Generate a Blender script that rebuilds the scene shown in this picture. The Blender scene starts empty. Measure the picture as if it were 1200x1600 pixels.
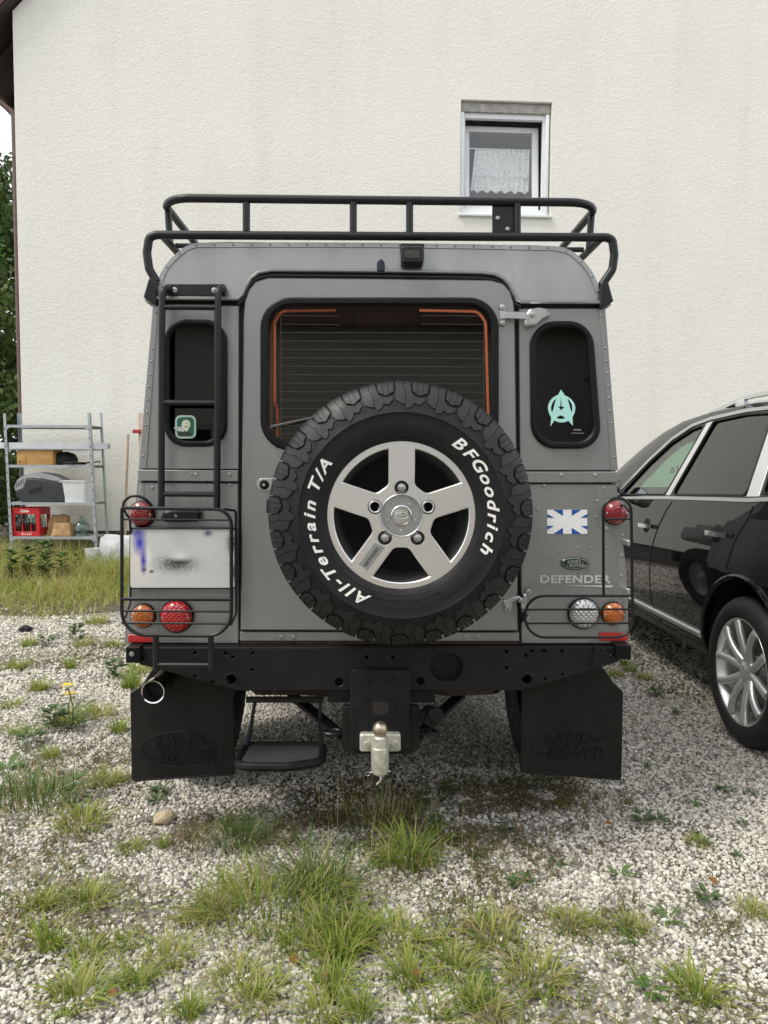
import bpy, bmesh, math, random
import numpy as np
from mathutils import Vector, Matrix, noise as mnoise
from mathutils.geometry import delaunay_2d_cdt

# ------------------------------------------------------------------ scene, camera, light
SC = bpy.context.scene
COL = SC.collection
R = math.radians
F_PX, PITCH, ROLL, CAM_H = 1150.0, R(3.4), R(0.3), 1.30

cam_d = bpy.data.cameras.new('camera')
cam = bpy.data.objects.new('camera', cam_d); COL.objects.link(cam)
cam_d.sensor_fit = 'VERTICAL'; cam_d.sensor_height = 32.0; cam_d.sensor_width = 24.0
cam_d.lens = 32.0 * F_PX / 1600.0
cam_d.clip_start = 0.05; cam_d.clip_end = 2000
_c, _s, _cr, _sr = math.cos(PITCH), math.sin(PITCH), math.cos(ROLL), math.sin(ROLL)
FW = Vector((0, _c, -_s)); _R = Vector((1, 0, 0)); _U = Vector((0, _s, _c))
RT = _R * _cr + _U * _sr; UP = _U * _cr - _R * _sr
CAM = Vector((0, 0, CAM_H))
m3 = Matrix((RT, UP, -FW)).transposed()
cam.matrix_world = Matrix.Translation(CAM) @ m3.to_4x4()
SC.camera = cam

SUN_EL, SUN_AZ = R(56), R(-118)      # azimuth measured from +Y towards +X; the sun stands left and a little behind the camera
W = bpy.data.worlds.new('World'); SC.world = W; W.use_nodes = True
nt = W.node_tree; nt.nodes.clear()
sky = nt.nodes.new('ShaderNodeTexSky'); sky.sky_type = 'NISHITA'; sky.sun_disc = False
sky.sun_elevation = SUN_EL; sky.sun_rotation = SUN_AZ
sky.dust_density = 3.0; sky.ozone_density = 1.0; sky.air_density = 1.0
tc = nt.nodes.new('ShaderNodeTexCoord'); nz = nt.nodes.new('ShaderNodeTexNoise')
nz.inputs['Scale'].default_value = 2.2; nz.inputs['Detail'].default_value = 6; nz.inputs['Roughness'].default_value = .55
cr = nt.nodes.new('ShaderNodeValToRGB'); cr.color_ramp.elements[0].position = .30; cr.color_ramp.elements[1].position = .62
cr.color_ramp.elements[0].color = (.55, .55, .55, 1); cr.color_ramp.elements[1].color = (1, 1, 1, 1)
hs = nt.nodes.new('ShaderNodeHueSaturation'); hs.inputs['Saturation'].default_value = .55
mx = nt.nodes.new('ShaderNodeMix'); mx.data_type = 'RGBA'
cl = nt.nodes.new('ShaderNodeRGB'); cl.outputs[0].default_value = (9.2, 9.4, 9.6, 1)      # the bright veil of cloud
bg = nt.nodes.new('ShaderNodeBackground'); bg.inputs['Strength'].default_value = .105
wo = nt.nodes.new('ShaderNodeOutputWorld')
L = nt.links.new
L(tc.outputs['Generated'], nz.inputs['Vector']); L(nz.outputs['Fac'], cr.inputs['Fac'])
L(sky.outputs['Color'], hs.inputs['Color']); L(hs.outputs['Color'], mx.inputs[6]); L(cl.outputs[0], mx.inputs[7])
L(cr.outputs['Color'], mx.inputs[0]); L(mx.outputs[2], bg.inputs['Color']); L(bg.outputs['Background'], wo.inputs['Surface'])

sun_d = bpy.data.lights.new('sun', 'SUN'); sun_d.energy = 1.5; sun_d.angle = R(16); sun_d.color = (1, .94, .84)
sun = bpy.data.objects.new('sun', sun_d); COL.objects.link(sun)
sd = Vector((math.sin(SUN_AZ) * math.cos(SUN_EL), math.cos(SUN_AZ) * math.cos(SUN_EL), math.sin(SUN_EL)))
sun.rotation_euler = (-sd).to_track_quat('-Z', 'Y').to_euler()

vs = SC.view_settings
vs.view_transform = 'Standard'; vs.look = 'None'; vs.gamma = 1; vs.use_curve_mapping = False; vs.exposure = 0.70
SC.cycles.use_denoising = True
SC.cycles.max_bounces = 8; SC.cycles.transparent_max_bounces = 12

# ------------------------------------------------------------------ measuring helpers: photo pixel -> point on a real plane of the place
def ray(px, py):
    return FW + RT * ((px - 600) / F_PX) - UP * ((py - 800) / F_PX)
def ground_at(px, py, z=0.0):
    d = ray(px, py); t = (z - CAM_H) / d.z; p = CAM + d * t
    return p.x, p.y
class Frame:
    """A thing's own axes: u to the right, v away, w up."""
    def __init__(s, ox, oy, yaw):
        s.o = Vector((ox, oy, 0)); s.M = Matrix.Rotation(yaw, 3, 'Z'); s.I = s.M.inverted(); s.yaw = yaw
    def K(s, px, py, v=0.0):
        o = s.I @ (CAM - s.o); d = s.I @ ray(px, py); t = (v - o.y) / d.y; p = o + d * t
        return (p.x, p.z)
    def side(s, px, py, u):
        o = s.I @ (CAM - s.o); d = s.I @ ray(px, py); t = (u - o.x) / d.x; p = o + d * t
        return (p.y, p.z)

# ------------------------------------------------------------------ object helpers
def tag(o, label=None, cat=None, group=None, kind=None):
    if label: o['label'] = label
    if cat: o['category'] = cat
    if group: o['group'] = group
    if kind: o['kind'] = kind
    return o
def empty(name, loc=(0, 0, 0), rz=0.0, label=None, cat=None, group=None):
    o = bpy.data.objects.new(name, None); COL.objects.link(o)
    o.location = loc; o.rotation_euler = (0, 0, rz); o.empty_display_size = .1
    return tag(o, label, cat, group)
def obj(name, me, mat=None, parent=None, loc=None, rot=None, smooth=35, scale=None):
    if isinstance(me, bmesh.types.BMesh):
        b = me; me = bpy.data.meshes.new(name); b.to_mesh(me); b.free()
    if mat is not None:
        if not me.materials: me.materials.append(mat)
    if smooth and len(me.polygons):
        me.polygons.foreach_set('use_smooth', [True] * len(me.polygons))
        me.set_sharp_from_angle(angle=R(smooth))
    o = bpy.data.objects.new(name, me); COL.objects.link(o)
    if parent: o.parent = parent
    if loc is not None: o.location = loc
    if rot is not None: o.rotation_euler = rot
    if scale is not None: o.scale = scale
    return o
def dup(o, parent=None, loc=None, rot=None, scale=None, name=None):
    c = o.copy(); COL.objects.link(c)
    c.parent = parent if parent else o.parent
    if loc is not None: c.location = loc
    if rot is not None: c.rotation_euler = rot
    if scale is not None: c.scale = scale
    return c
def mesh(verts, faces, name='m'):
    me = bpy.data.meshes.new(name); me.from_pydata([tuple(v) for v in verts], [], faces); me.update(); return me
def join(parts):
    bm = bmesh.new()
    for p in parts:
        if isinstance(p, bmesh.types.BMesh):
            t = bpy.data.meshes.new('t'); p.to_mesh(t); p.free(); bm.from_mesh(t); bpy.data.meshes.remove(t)
        else: bm.from_mesh(p)
    return bm
def box(x0, x1, y0, y1, z0, z1, bev=0.0, seg=2):
    bm = bmesh.new(); bmesh.ops.create_cube(bm, size=1)
    for v in bm.verts:
        v.co = Vector(((x0 + x1) / 2 + v.co.x * (x1 - x0), (y0 + y1) / 2 + v.co.y * (y1 - y0), (z0 + z1) / 2 + v.co.z * (z1 - z0)))
    if bev: bmesh.ops.bevel(bm, geom=bm.edges[:], offset=bev, segments=seg, affect='EDGES', profile=.5)
    return bm
def xf(bm, M):
    bmesh.ops.transform(bm, matrix=M, verts=bm.verts[:]); return bm
def round_poly(pts, r, seg=6):
    """Corners of a polygon rounded; r a number or one per corner."""
    n = len(pts); out = []
    for i, p in enumerate(pts):
        rr = r[i] if isinstance(r, (list, tuple)) else r
        p = Vector(p); a = Vector(pts[i - 1]) - p; b = Vector(pts[(i + 1) % n]) - p
        if rr <= 1e-6: out.append(tuple(p)); continue
        la, lb = a.length, b.length; a /= la; b /= lb
        ang = a.angle(b)
        if ang > R(178): out.append(tuple(p)); continue
        t = min(rr / math.tan(ang / 2), la * .49, lb * .49); q = t * math.tan(ang / 2)
        c = p + (a + b).normalized() * (q / math.sin(ang / 2))
        s = p + a * t - c; e = p + b * t - c
        tot = math.atan2(s.x * e.y - s.y * e.x, s.dot(e))
        for k in range(seg + 1):
            th = tot * k / seg; ct, st = math.cos(th), math.sin(th)
            out.append((c.x + s.x * ct - s.y * st, c.y + s.x * st + s.y * ct))
    return out
def area2(p): return sum(p[i - 1][0] * p[i][1] - p[i][0] * p[i - 1][1] for i in range(len(p)))
def inset(p, d):
    n = len(p); out = []
    for i in range(n):
        a, b, c = Vector(p[i - 1]), Vector(p[i]), Vector(p[(i + 1) % n])
        e1, e2 = (b - a), (c - b)
        if e1.length < 1e-9: e1 = e2
        if e2.length < 1e-9: e2 = e1
        n1 = Vector((-e1.y, e1.x)).normalized(); n2 = Vector((-e2.y, e2.x)).normalized()
        m = n1 + n2
        if m.length < 1e-6: m = n1
        m = m.normalized(); k = max(.4, m.dot(n1))
        out.append(tuple(b + m * d / k))
    return out
def fill2d(loops):
    """Triangles covering an outline minus its holes (first loop is the outline); returns (extra points, triangles)."""
    pts = [Vector(p[:2]) for l in loops for p in l]; edges = []; o = 0
    for l in loops:
        n = len(l); edges += [(o + i, o + (i + 1) % n) for i in range(n)]; o += n
    vo, eo, fo, ov, oe, of = delaunay_2d_cdt(pts, edges, [], 0, 1e-7)
    idx, extra = [], []
    for i, src in enumerate(ov):
        if src: idx.append(src[0])
        else: idx.append(len(pts) + len(extra)); extra.append(tuple(vo[i]))
    E = np.array([(*pts[a], *pts[b]) for a, b in edges])
    tris = []
    for f in fo:
        c = sum((vo[i] for i in f), Vector((0, 0))) / len(f)
        m = (E[:, 1] > c.y) != (E[:, 3] > c.y)
        if not m.any(): continue
        e = E[m]; x = e[:, 0] + (c.y - e[:, 1]) / (e[:, 3] - e[:, 1]) * (e[:, 2] - e[:, 0])
        if int((x > c.x).sum()) % 2:
            t = tuple(idx[i] for i in f)
            p = [vo[i] for i in f]
            ar = (p[1].x - p[0].x) * (p[2].y - p[0].y) - (p[1].y - p[0].y) * (p[2].x - p[0].x)
            tris.append(t if ar > 0 else t[::-1])
    return extra, tris
def plate(outer, holes=(), v=0.0, th=.01, bev=.0015):
    """A flat plate with holes: outline in (u, w), front face at v looking towards -v, rounded front edge."""
    loops = [list(outer)] + [list(h) for h in holes]
    if area2(loops[0]) < 0: loops[0].reverse()
    for h in loops[1:]:
        if area2(h) > 0: h.reverse()
    verts, faces = [], []
    fr = [inset(l, bev) if bev else l for l in loops]
    n0 = sum(len(l) for l in loops)
    def cap(lp, lv, flip):
        base = len(verts); verts.extend((x, lv, y) for l in lp for x, y in l)
        ex, tr = fill2d(lp); verts.extend((x, lv, y) for x, y in ex)
        faces.extend(tuple(base + i for i in (t[::-1] if flip else t)) for t in tr)
        return base
    def ring(lp, lv):
        base = len(verts); verts.extend((x, lv, y) for l in lp for x, y in l); return base
    def sides(a, b):
        o = 0
        for l in loops:
            n = len(l)
            for i in range(n):
                j = (i + 1) % n; faces.append((a + o + i, b + o + i, b + o + j, a + o + j))
            o += n
    prev = cap(fr, v, False)
    if bev: r1 = ring(loops, v + bev); sides(prev, r1); prev = r1
    bk = cap(loops, v + th, True); sides(prev, bk)
    return mesh(verts, faces)
def fillet(pts, r, seg=5):
    """Rounds the inner corners of an open 3-D path."""
    pts = [Vector(p) for p in pts]; out = [pts[0]]
    for i in range(1, len(pts) - 1):
        p = pts[i]; a = pts[i - 1] - p; b = pts[i + 1] - p
        la, lb = a.length, b.length; a.normalize(); b.normalize(); ang = a.angle(b)
        if ang > R(176): out.append(p); continue
        t = min(r / math.tan(ang / 2), la * .48, lb * .48); q = t * math.tan(ang / 2)
        c = p + (a + b).normalized() * (q / math.sin(ang / 2))
        s = p + a * t - c; e = p + b * t - c
        tot = s.angle(e); ax = s.cross(e).normalized()
        for k in range(seg + 1):
            out.append(c + Matrix.Rotation(tot * k / seg, 3, ax) @ s)
    out.append(pts[-1]); return out
def tube(pts, r, n=10, closed=False, caps=True, flat=None):
    """A round bar along a path; r a number or one per point; flat=(w,h) makes a rectangular bar."""
    P = [Vector(p) for p in pts]; m = len(P)
    T = []
    for i in range(m):
        if closed: t = P[(i + 1) % m] - P[i - 1]
        else: t = P[min(i + 1, m - 1)] - P[max(i - 1, 0)]
        T.append(t.normalized())
    up = Vector((0, 0, 1)) if abs(T[0].z) < .9 else Vector((1, 0, 0))
    nrm = (up - T[0] * up.dot(T[0])).normalized(); verts, faces = [], []
    for i in range(m):
        nrm = (nrm - T[i] * nrm.dot(T[i])).normalized(); bi = T[i].cross(nrm)
        rr = r[i] if isinstance(r, (list, tuple)) else r
        for k in range(n):
            a = 2 * math.pi * (k + .5) / n
            ca, sa = math.cos(a), math.sin(a)
            if flat: verts.append(P[i] + nrm * (flat[0] * (1 if ca > 0 else -1)) + bi * (flat[1] * (1 if sa > 0 else -1)))
            else: verts.append(P[i] + nrm * (rr * ca) + bi * (rr * sa))
    for i in range(m if closed else m - 1):
        a, b = i * n, ((i + 1) % m) * n
        for k in range(n):
            j = (k + 1) % n
            faces.append((a + k, a + j, b + j, b + k))
    if caps and not closed:
        faces.append(tuple(range(n - 1, -1, -1))); faces.append(tuple((m - 1) * n + k for k in range(n)))
    return mesh(verts, faces)
def lathe(prof, n=32, axis='v', arc=None):
    """prof: list of (r, a); a runs towards -v (to the viewer) along the axis. Both ends may close at r=0."""
    verts, faces = [], []
    for r, a in prof:
        for k in range(n):
            t = 2 * math.pi * k / n
            verts.append((r * math.cos(t), -a, r * math.sin(t)))
    for i in range(len(prof) - 1):
        for k in range(n):
            j = (k + 1) % n
            faces.append((i * n + k, i * n + j, (i + 1) * n + j, (i + 1) * n + k))
    bm = bmesh.new(); bm.from_mesh(mesh(verts, faces)); bmesh.ops.remove_doubles(bm, verts=bm.verts[:], dist=1e-6)
    bmesh.ops.recalc_face_normals(bm, faces=bm.faces[:])
    me = bpy.data.meshes.new('lathe'); bm.to_mesh(me); bm.free(); return me
def lathe_z(prof, n=32):
    me = lathe([(r, -z) for r, z in prof], n)          # axis along +v ...
    me.transform(Matrix.Rotation(R(90), 4, 'X')); return me
def text(s, size, ext=.001, bold=0.0, shear=0.0, sx=1.0, align='CENTER', space=1.0):
    cu = bpy.data.curves.new('t', 'FONT'); cu.body = s; cu.size = size; cu.extrude = ext; cu.offset = bold; cu.shear = shear
    cu.align_x = align; cu.align_y = 'CENTER'; cu.space_character = space; cu.resolution_u = 4; cu.fill_mode = 'BOTH'
    o = bpy.data.objects.new('t', cu); COL.objects.link(o)
    bpy.context.view_layer.update()
    me = bpy.data.meshes.new_from_object(o.evaluated_get(bpy.context.evaluated_depsgraph_get()))
    bpy.data.objects.remove(o); bpy.data.curves.remove(cu)
    me.transform(Matrix.Rotation(R(90), 4, 'X') @ Matrix.Diagonal((sx, 1, 1, 1)))   # now in the u-w plane, facing -v
    return me
def ring_pts(cx, cz, rx, rz, v, n=40):
    return [(cx + rx * math.cos(2 * math.pi * k / n), v, cz + rz * math.sin(2 * math.pi * k / n)) for k in range(n)]
def circ(cx, cy, r, n=24, ry=None):
    return [(cx + r * math.cos(2 * math.pi * k / n), cy + (ry or r) * math.sin(2 * math.pi * k / n)) for k in range(n)]

# ------------------------------------------------------------------ materials
def mat(name, col, rough=.5, metal=0.0, var=.0, vscale=8.0, bump=0.0, bscale=60.0, coat=0.0, coat_r=.05, spec=.5, col2=None, rvar=0.0, bdist=.002, stretch=None, sheen=0.0):
    """Principled surface with procedural colour variation (var / col2), roughness variation and fine relief."""
    m = bpy.data.materials.new(name); m.use_nodes = True; n = m.node_tree; b = n.nodes['Principled BSDF']
    b.inputs['Base Color'].default_value = (*col, 1); b.inputs['Roughness'].default_value = rough; b.inputs['Metallic'].default_value = metal
    b.inputs['Coat Weight'].default_value = coat; b.inputs['Coat Roughness'].default_value = coat_r
    b.inputs['Specular IOR Level'].default_value = spec
    if sheen: b.inputs['Sheen Weight'].default_value = sheen
    t = n.nodes.new('ShaderNodeTexCoord'); src = t.outputs['Object']
    if stretch:
        mp = n.nodes.new('ShaderNodeMapping'); mp.inputs['Scale'].default_value = stretch; n.links.new(src, mp.inputs['Vector']); src = mp.outputs['Vector']
    if var or col2 or rvar:
        z = n.nodes.new('ShaderNodeTexNoise'); z.inputs['Scale'].default_value = vscale; z.inputs['Detail'].default_value = 5; z.inputs['Roughness'].default_value = .6
        n.links.new(src, z.inputs['Vector'])
        r = n.nodes.new('ShaderNodeMapRange'); r.inputs['From Min'].default_value = .3; r.inputs['From Max'].default_value = .7
        n.links.new(z.outputs['Fac'], r.inputs['Value'])
        if var or col2:
            x = n.nodes.new('ShaderNodeMix'); x.data_type = 'RGBA'
            c2 = col2 or tuple(c * (1 - var) for c in col); c1 = col if col2 else tuple(min(1, c * (1 + var)) for c in col)
            x.inputs[6].default_value = (*c1, 1); x.inputs[7].default_value = (*c2, 1)
            n.links.new(r.outputs['Result'], x.inputs[0]); n.links.new(x.outputs[2], b.inputs['Base Color'])
        if rvar:
            q = n.nodes.new('ShaderNodeMapRange'); q.inputs['To Min'].default_value = max(0, rough - rvar); q.inputs['To Max'].default_value = rough + rvar
            n.links.new(r.outputs['Result'], q.inputs['Value']); n.links.new(q.outputs['Result'], b.inputs['Roughness'])
    if bump:
        z = n.nodes.new('ShaderNodeTexNoise'); z.inputs['Scale'].default_value = bscale; z.inputs['Detail'].default_value = 4
        n.links.new(src, z.inputs['Vector'])
        u = n.nodes.new('ShaderNodeBump'); u.inputs['Strength'].default_value = bump; u.inputs['Distance'].default_value = bdist
        n.links.new(z.outputs['Fac'], u.inputs['Height']); n.links.new(u.outputs['Normal'], b.inputs['Normal'])
    return m
def glass(name, tint, gloss_rough=.02, ior=1.5, body=0.0, bodycol=(0, 0, 0)):
    """Thin pane: what lies behind, tinted, under a Fresnel reflection; body = share that is plain dark film."""
    m = bpy.data.materials.new(name); m.use_nodes = True; n = m.node_tree; n.nodes.clear()
    o = n.nodes.new('ShaderNodeOutputMaterial'); tr = n.nodes.new('ShaderNodeBsdfTransparent'); tr.inputs['Color'].default_value = (*tint, 1)
    gl = n.nodes.new('ShaderNodeBsdfGlossy'); gl.inputs['Roughness'].default_value = gloss_rough; gl.inputs['Color'].default_value = (1, 1, 1, 1)
    fr = n.nodes.new('ShaderNodeFresnel'); fr.inputs['IOR'].default_value = ior; ge = n.nodes.new('ShaderNodeNewGeometry'); mi = n.nodes.new('ShaderNodeMix'); mi.data_type = 'FLOAT'; mi.inputs[2].default_value = ior; mi.inputs[3].default_value = 1 / ior; n.links.new(ge.outputs['Backfacing'], mi.inputs[0]); n.links.new(mi.outputs[0], fr.inputs['IOR']); mxs = n.nodes.new('ShaderNodeMixShader')
    src = tr.outputs[0]
    if body:
        d = n.nodes.new('ShaderNodeBsdfDiffuse'); d.inputs['Color'].default_value = (*bodycol, 1); m2 = n.nodes.new('ShaderNodeMixShader')
        m2.inputs['Fac'].default_value = body; n.links.new(tr.outputs[0], m2.inputs[1]); n.links.new(d.outputs[0], m2.inputs[2]); src = m2.outputs[0]
    n.links.new(fr.outputs[0], mxs.inputs['Fac']); n.links.new(src, mxs.inputs[1]); n.links.new(gl.outputs[0], mxs.inputs[2]); n.links.new(mxs.outputs[0], o.inputs['Surface'])
    return m
M = {}
M['paint'] = mat('grey_paint', (.30, .304, .304), .35, .6, var=.10, vscale=3, coat=.4, coat_r=.10, rvar=.12, stretch=(2.6, 2.6, .8), bump=.12, bscale=3.5, bdist=.006)
M['paint_trim'] = mat('grey_trim', (.30, .305, .305), .38, .75, var=.06, vscale=14)
M['black_coat'] = mat('black_powder_coat', (.008, .008, .010), .40, var=.25, vscale=20, spec=.4, bump=.15, bscale=600, bdist=.0004)
M['black_frame'] = mat('black_chassis_paint', (.0065, .007, .008), .55, var=.35, vscale=9, bump=.2, bscale=220, rvar=.12, spec=.3, col2=(.011, .0105, .010))
M['rubber'] = mat('black_rubber', (.0065, .0066, .007), .5, var=.3, vscale=14, spec=.22, rvar=.1)
M['flap'] = mat('dusty_flap_rubber', (.0065, .0066, .007), .5, col2=(.016, .0155, .0145), vscale=4, spec=.22, rvar=.14, stretch=(2.2, 1, .8))
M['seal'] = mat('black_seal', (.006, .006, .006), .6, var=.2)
M['tyre'] = mat('tyre_rubber', (.010, .010, .011), .6, spec=.28, var=.25, vscale=18, bump=.1, bscale=300, bdist=.0005, rvar=.08)
M['lug'] = mat('tread_rubber', (.011, .0115, .013), .48, spec=.42, var=.25, vscale=30, bump=.15, bscale=300, bdist=.0005, rvar=.08)
M['white_ink'] = mat('white_lettering', (.78, .77, .74), .6, var=.08, vscale=60)
M['machined'] = mat('machined_alloy', (.88, .875, .86), .33, 1.0, var=.015, vscale=5)
M['alloy'] = mat('painted_alloy', (.42, .425, .43), .38, .85, var=.1, vscale=20)
M['alloy_dark'] = mat('dark_alloy', (.13, .13, .135), .45, .8, var=.15, vscale=14)
M['chrome'] = mat('chrome', (.72, .72, .72), .12, 1.0, var=.05)
M['satin'] = mat('satin_silver', (.56, .57, .57), .3, .9, var=.06, vscale=20)
M['zinc'] = mat('zinc_plated', (.45, .45, .43), .38, .9, var=.2, vscale=60)
M['galv'] = mat('dirty_galvanised', (.56, .56, .49), .5, .5, var=.3, vscale=45, bump=.3, bscale=120)
M['steel_ball'] = mat('worn_steel', (.42, .34, .25), .36, .9, col2=(.60, .54, .44), vscale=45)
M['rust'] = mat('rust', (.075, .045, .030), .8, var=.5, vscale=40)
M['under'] = mat('underbody', (.016, .014, .012), .8, var=.6, vscale=18, bump=.3, bscale=80)
M['orange'] = mat('orange_trim', (.36, .085, .018), .6, var=.15)
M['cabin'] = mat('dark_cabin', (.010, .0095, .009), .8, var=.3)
M['cabin_grey'] = mat('cabin_grey', (.05, .05, .05), .8, var=.3)
M['tint'] = glass('tinted_glass', (.46, .42, .37))
M['privacy'] = glass('privacy_glass', (.06, .06, .055))
M['heater'] = mat('heater_line', (.10, .085, .06), .6, .0, var=.1)
# lens materials -------------------------------------------------------------------------
def lens(name, col, rings=False, cross=False, rough=.12):
    m = mat(name, col, rough, var=.15, vscale=25, coat=1.0, coat_r=.03)
    n = m.node_tree; b = n.nodes['Principled BSDF']; b.inputs['Subsurface Weight'].default_value = .15
    b.inputs['Subsurface Radius'].default_value = (.01, .004, .004)
    t = n.nodes.new('ShaderNodeTexCoord')
    if rings or cross:
        u = n.nodes.new('ShaderNodeBump'); u.inputs['Strength'].default_value = .45 if rings else .8; u.inputs['Distance'].default_value = .003
        if rings:
            w = n.nodes.new('ShaderNodeTexWave'); w.wave_type = 'RINGS'; w.rings_direction = 'Y'; w.inputs['Scale'].default_value = 30; w.inputs['Distortion'].default_value = 0
            n.links.new(t.outputs['Object'], w.inputs['Vector']); n.links.new(w.outputs['Fac'], u.inputs['Height'])
        else:
            mp = n.nodes.new('ShaderNodeMapping'); mp.inputs['Rotation'].default_value = (0, R(45), 0); n.links.new(t.outputs['Object'], mp.inputs['Vector'])
            hs_ = []
            for d in ('X', 'Z'):
                w = n.nodes.new('ShaderNodeTexWave'); w.bands_direction = d; w.inputs['Scale'].default_value = 27; n.links.new(mp.outputs['Vector'], w.inputs['Vector']); hs_.append(w)
            a = n.nodes.new('ShaderNodeMath'); a.operation = 'MULTIPLY'; n.links.new(hs_[0].outputs['Fac'], a.inputs[0]); n.links.new(hs_[1].outputs['Fac'], a.inputs[1])
            n.links.new(a.outputs[0], u.inputs['Height'])
        n.links.new(u.outputs['Normal'], b.inputs['Normal'])
    return m
M['lens_red'] = lens('red_lens', (.21, .006, .012), rings=True)
M['lens_red_cut'] = lens('red_prism_lens', (.42, .008, .010), cross=True)
M['lens_amber'] = lens('amber_lens', (.42, .105, .008), rings=True)
M['lens_clear'] = lens('clear_prism_lens', (.52, .53, .53), cross=True); M['lens_clear'].node_tree.nodes['Principled BSDF'].inputs['Metallic'].default_value = .7
M['reflector'] = mat('red_reflector', (.46, .012, .012), .3, var=.15, vscale=90, coat=.8)

# ------------------------------------------------------------------ the off-road car, seen from behind
FD = Frame(-0.02, 2.45, R(0.9)); K = FD.K
CAR = empty('off_road_car', FD.o, FD.yaw, 'boxy grey off-road car with roof rack, rear ladder and spare wheel on its back door', 'car')
def Kl(pts, v=0.0): return [K(x, y, v) for x, y in pts]
def RRp(x0, y0, x1, y1, r, v=0.0, seg=7): return round_poly(Kl([(x0, y0), (x1, y0), (x1, y1), (x0, y1)], v), r / 469.0, seg)
def K3(x, y, v): u, w = K(x, y, v); return (u, v, w)
def part(name, me, m, parent=None, **k): return obj(name, me, m if not isinstance(m, str) else M[m], parent or CAR, **k)
S = lambda h, y: K(591 + h, y + .004 * h)
UC = K(591, 738)[0]

# cross-section of the body (right half, u relative to the middle)
tub_half = [S(392, 1006), S(391, 940), S(387, 880), S(381, 822), S(374, 755), S(373.5, 735)]
top_half = [S(373, 733), S(353, 476)]
roof_half = [S(349, 468), S(347, 452), S(341, 430), S(333, 416), S(324, 405), S(313, 395), S(302, 387.5), S(290, 383), S(276, 380.5), S(240, 379), S(120, 378.2), S(0, 378)]
LEAN0, LEAN = K(591, 470)[1], .045          # the roof end leans a little forward towards its top
def lean_back(me):
    for q in me.vertices: q.co.y += max(0, q.co.z - LEAN0) * LEAN
    return me
def full(half): 
    l = [(2 * UC - u, w) for u, w in half]
    return l + half[::-1]
def skin(half, v0, v1, din=0.0, close=False):
    pr = full(half); n = len(pr); vs_ = []
    for v in (v0, v1): vs_ += [(UC + (u - UC) * (1 - din), v + (max(0, w - LEAN0) * LEAN if v == v0 else 0), w - din * .6) for u, w in pr]
    fs = [(i, i + 1, n + i + 1, n + i) for i in range(n - 1)]
    if close: fs.append(tuple(range(n, 2 * n)))
    return mesh(vs_, fs)
CABIN_V = 3.25
part('roof_shell', skin([top_half[1]] + roof_half, .012, CABIN_V), 'paint', smooth=25)
half = tub_half + top_half + roof_half
part('cabin_liner', skin(half, .03, CABIN_V, .05, True), 'cabin')
# side panels with windows (left and right), in (v, w)
wb, wt, wwst = tub_half[0][1], top_half[1][1], top_half[0][1]
for s in (-1, 1):
    def place(me, z0, u0, z1, u1):       # stands a (v, w) plate up along the leaning body side
        for q in me.vertices:
            x, y, z = q.co; f = (z - z0) / (z1 - z0); off = u0 + (u1 - u0) * f
            q.co = (UC + s * (off - y), x, z)
        if s < 0: me.flip_normals()
        return me
    uw, ug, ub = top_half[0][0] - UC, top_half[1][0] - UC, tub_half[0][0] - UC
    win = round_poly([(.35, wwst + .14), (1.45, wwst + .14), (1.45, wt - .07), (.35, wt - .07)], .06)
    drw = round_poly([(1.62, wwst + .06), (3.05, wwst + .06), (2.90, wt - .06), (1.62, wt - .06)], .05)
    part('upper_side_panel', place(plate([(.012, wwst), (CABIN_V, wwst), (CABIN_V - .22, wt), (.012, wt)], [win, drw], 0, .015), wwst, uw, wt, ug), 'paint')
    part('side_window', place(plate(inset(win, -.01), (), .004, .005), wwst, uw, wt, ug), 'privacy')
    part('side_window', place(plate(inset(drw, -.01), (), .004, .005), wwst, uw, wt, ug), 'privacy')
    arch = [(.75 + .47 * math.cos(a), .40 + .47 * math.sin(a)) for a in [R(d) for d in range(142, 30, -8)]]
    arch = [p for p in arch if p[1] > wb]
    part('lower_side_panel', place(plate([(.012, wb), (.012, wwst), (CABIN_V + .05, wwst), (CABIN_V + .05, wb - .1)] + [(1.3, wb - .1), (1.22, wb)] + arch[::-1], (), 0, .015), wb, ub, wwst, uw), 'paint')
    fl = [(UC + s * (ub + .02), v, w) for v, w in [(.75 + .47 * math.cos(R(d)), .40 + .47 * math.sin(R(d))) for d in range(150, 25, -8)]]
    part('wheel_arch', tube(fl, .02, 8), 'rubber')
    part('gutter_rail', tube([(UC + s * (ug + .012), .0, wt + .006), (UC + s * (ug + .012), CABIN_V - .2, wt + .006)], .011, 8), 'paint_trim')
# front end, hidden behind the cabin from here
part('bonnet', box(UC - .72, UC + .72, CABIN_V, 4.05, .95, 1.19, .05), 'paint')
for s in (-1, 1):
    part('front_wing', box(UC + s * .62 - .2, UC + s * .62 + .2, CABIN_V, 4.02, .86, 1.10, .05), 'paint')
ws = plate(round_poly([(UC - .68, 1.25), (UC + .68, 1.25), (UC + .66, 1.80), (UC - .66, 1.80)], .05), (), 0, .02)
part('windscreen', ws, 'privacy', loc=(0, CABIN_V + .01, 0))
part('front_bumper', box(UC - .80, UC + .80, 4.10, 4.20, .52, .66, .01), 'black_frame')

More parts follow.
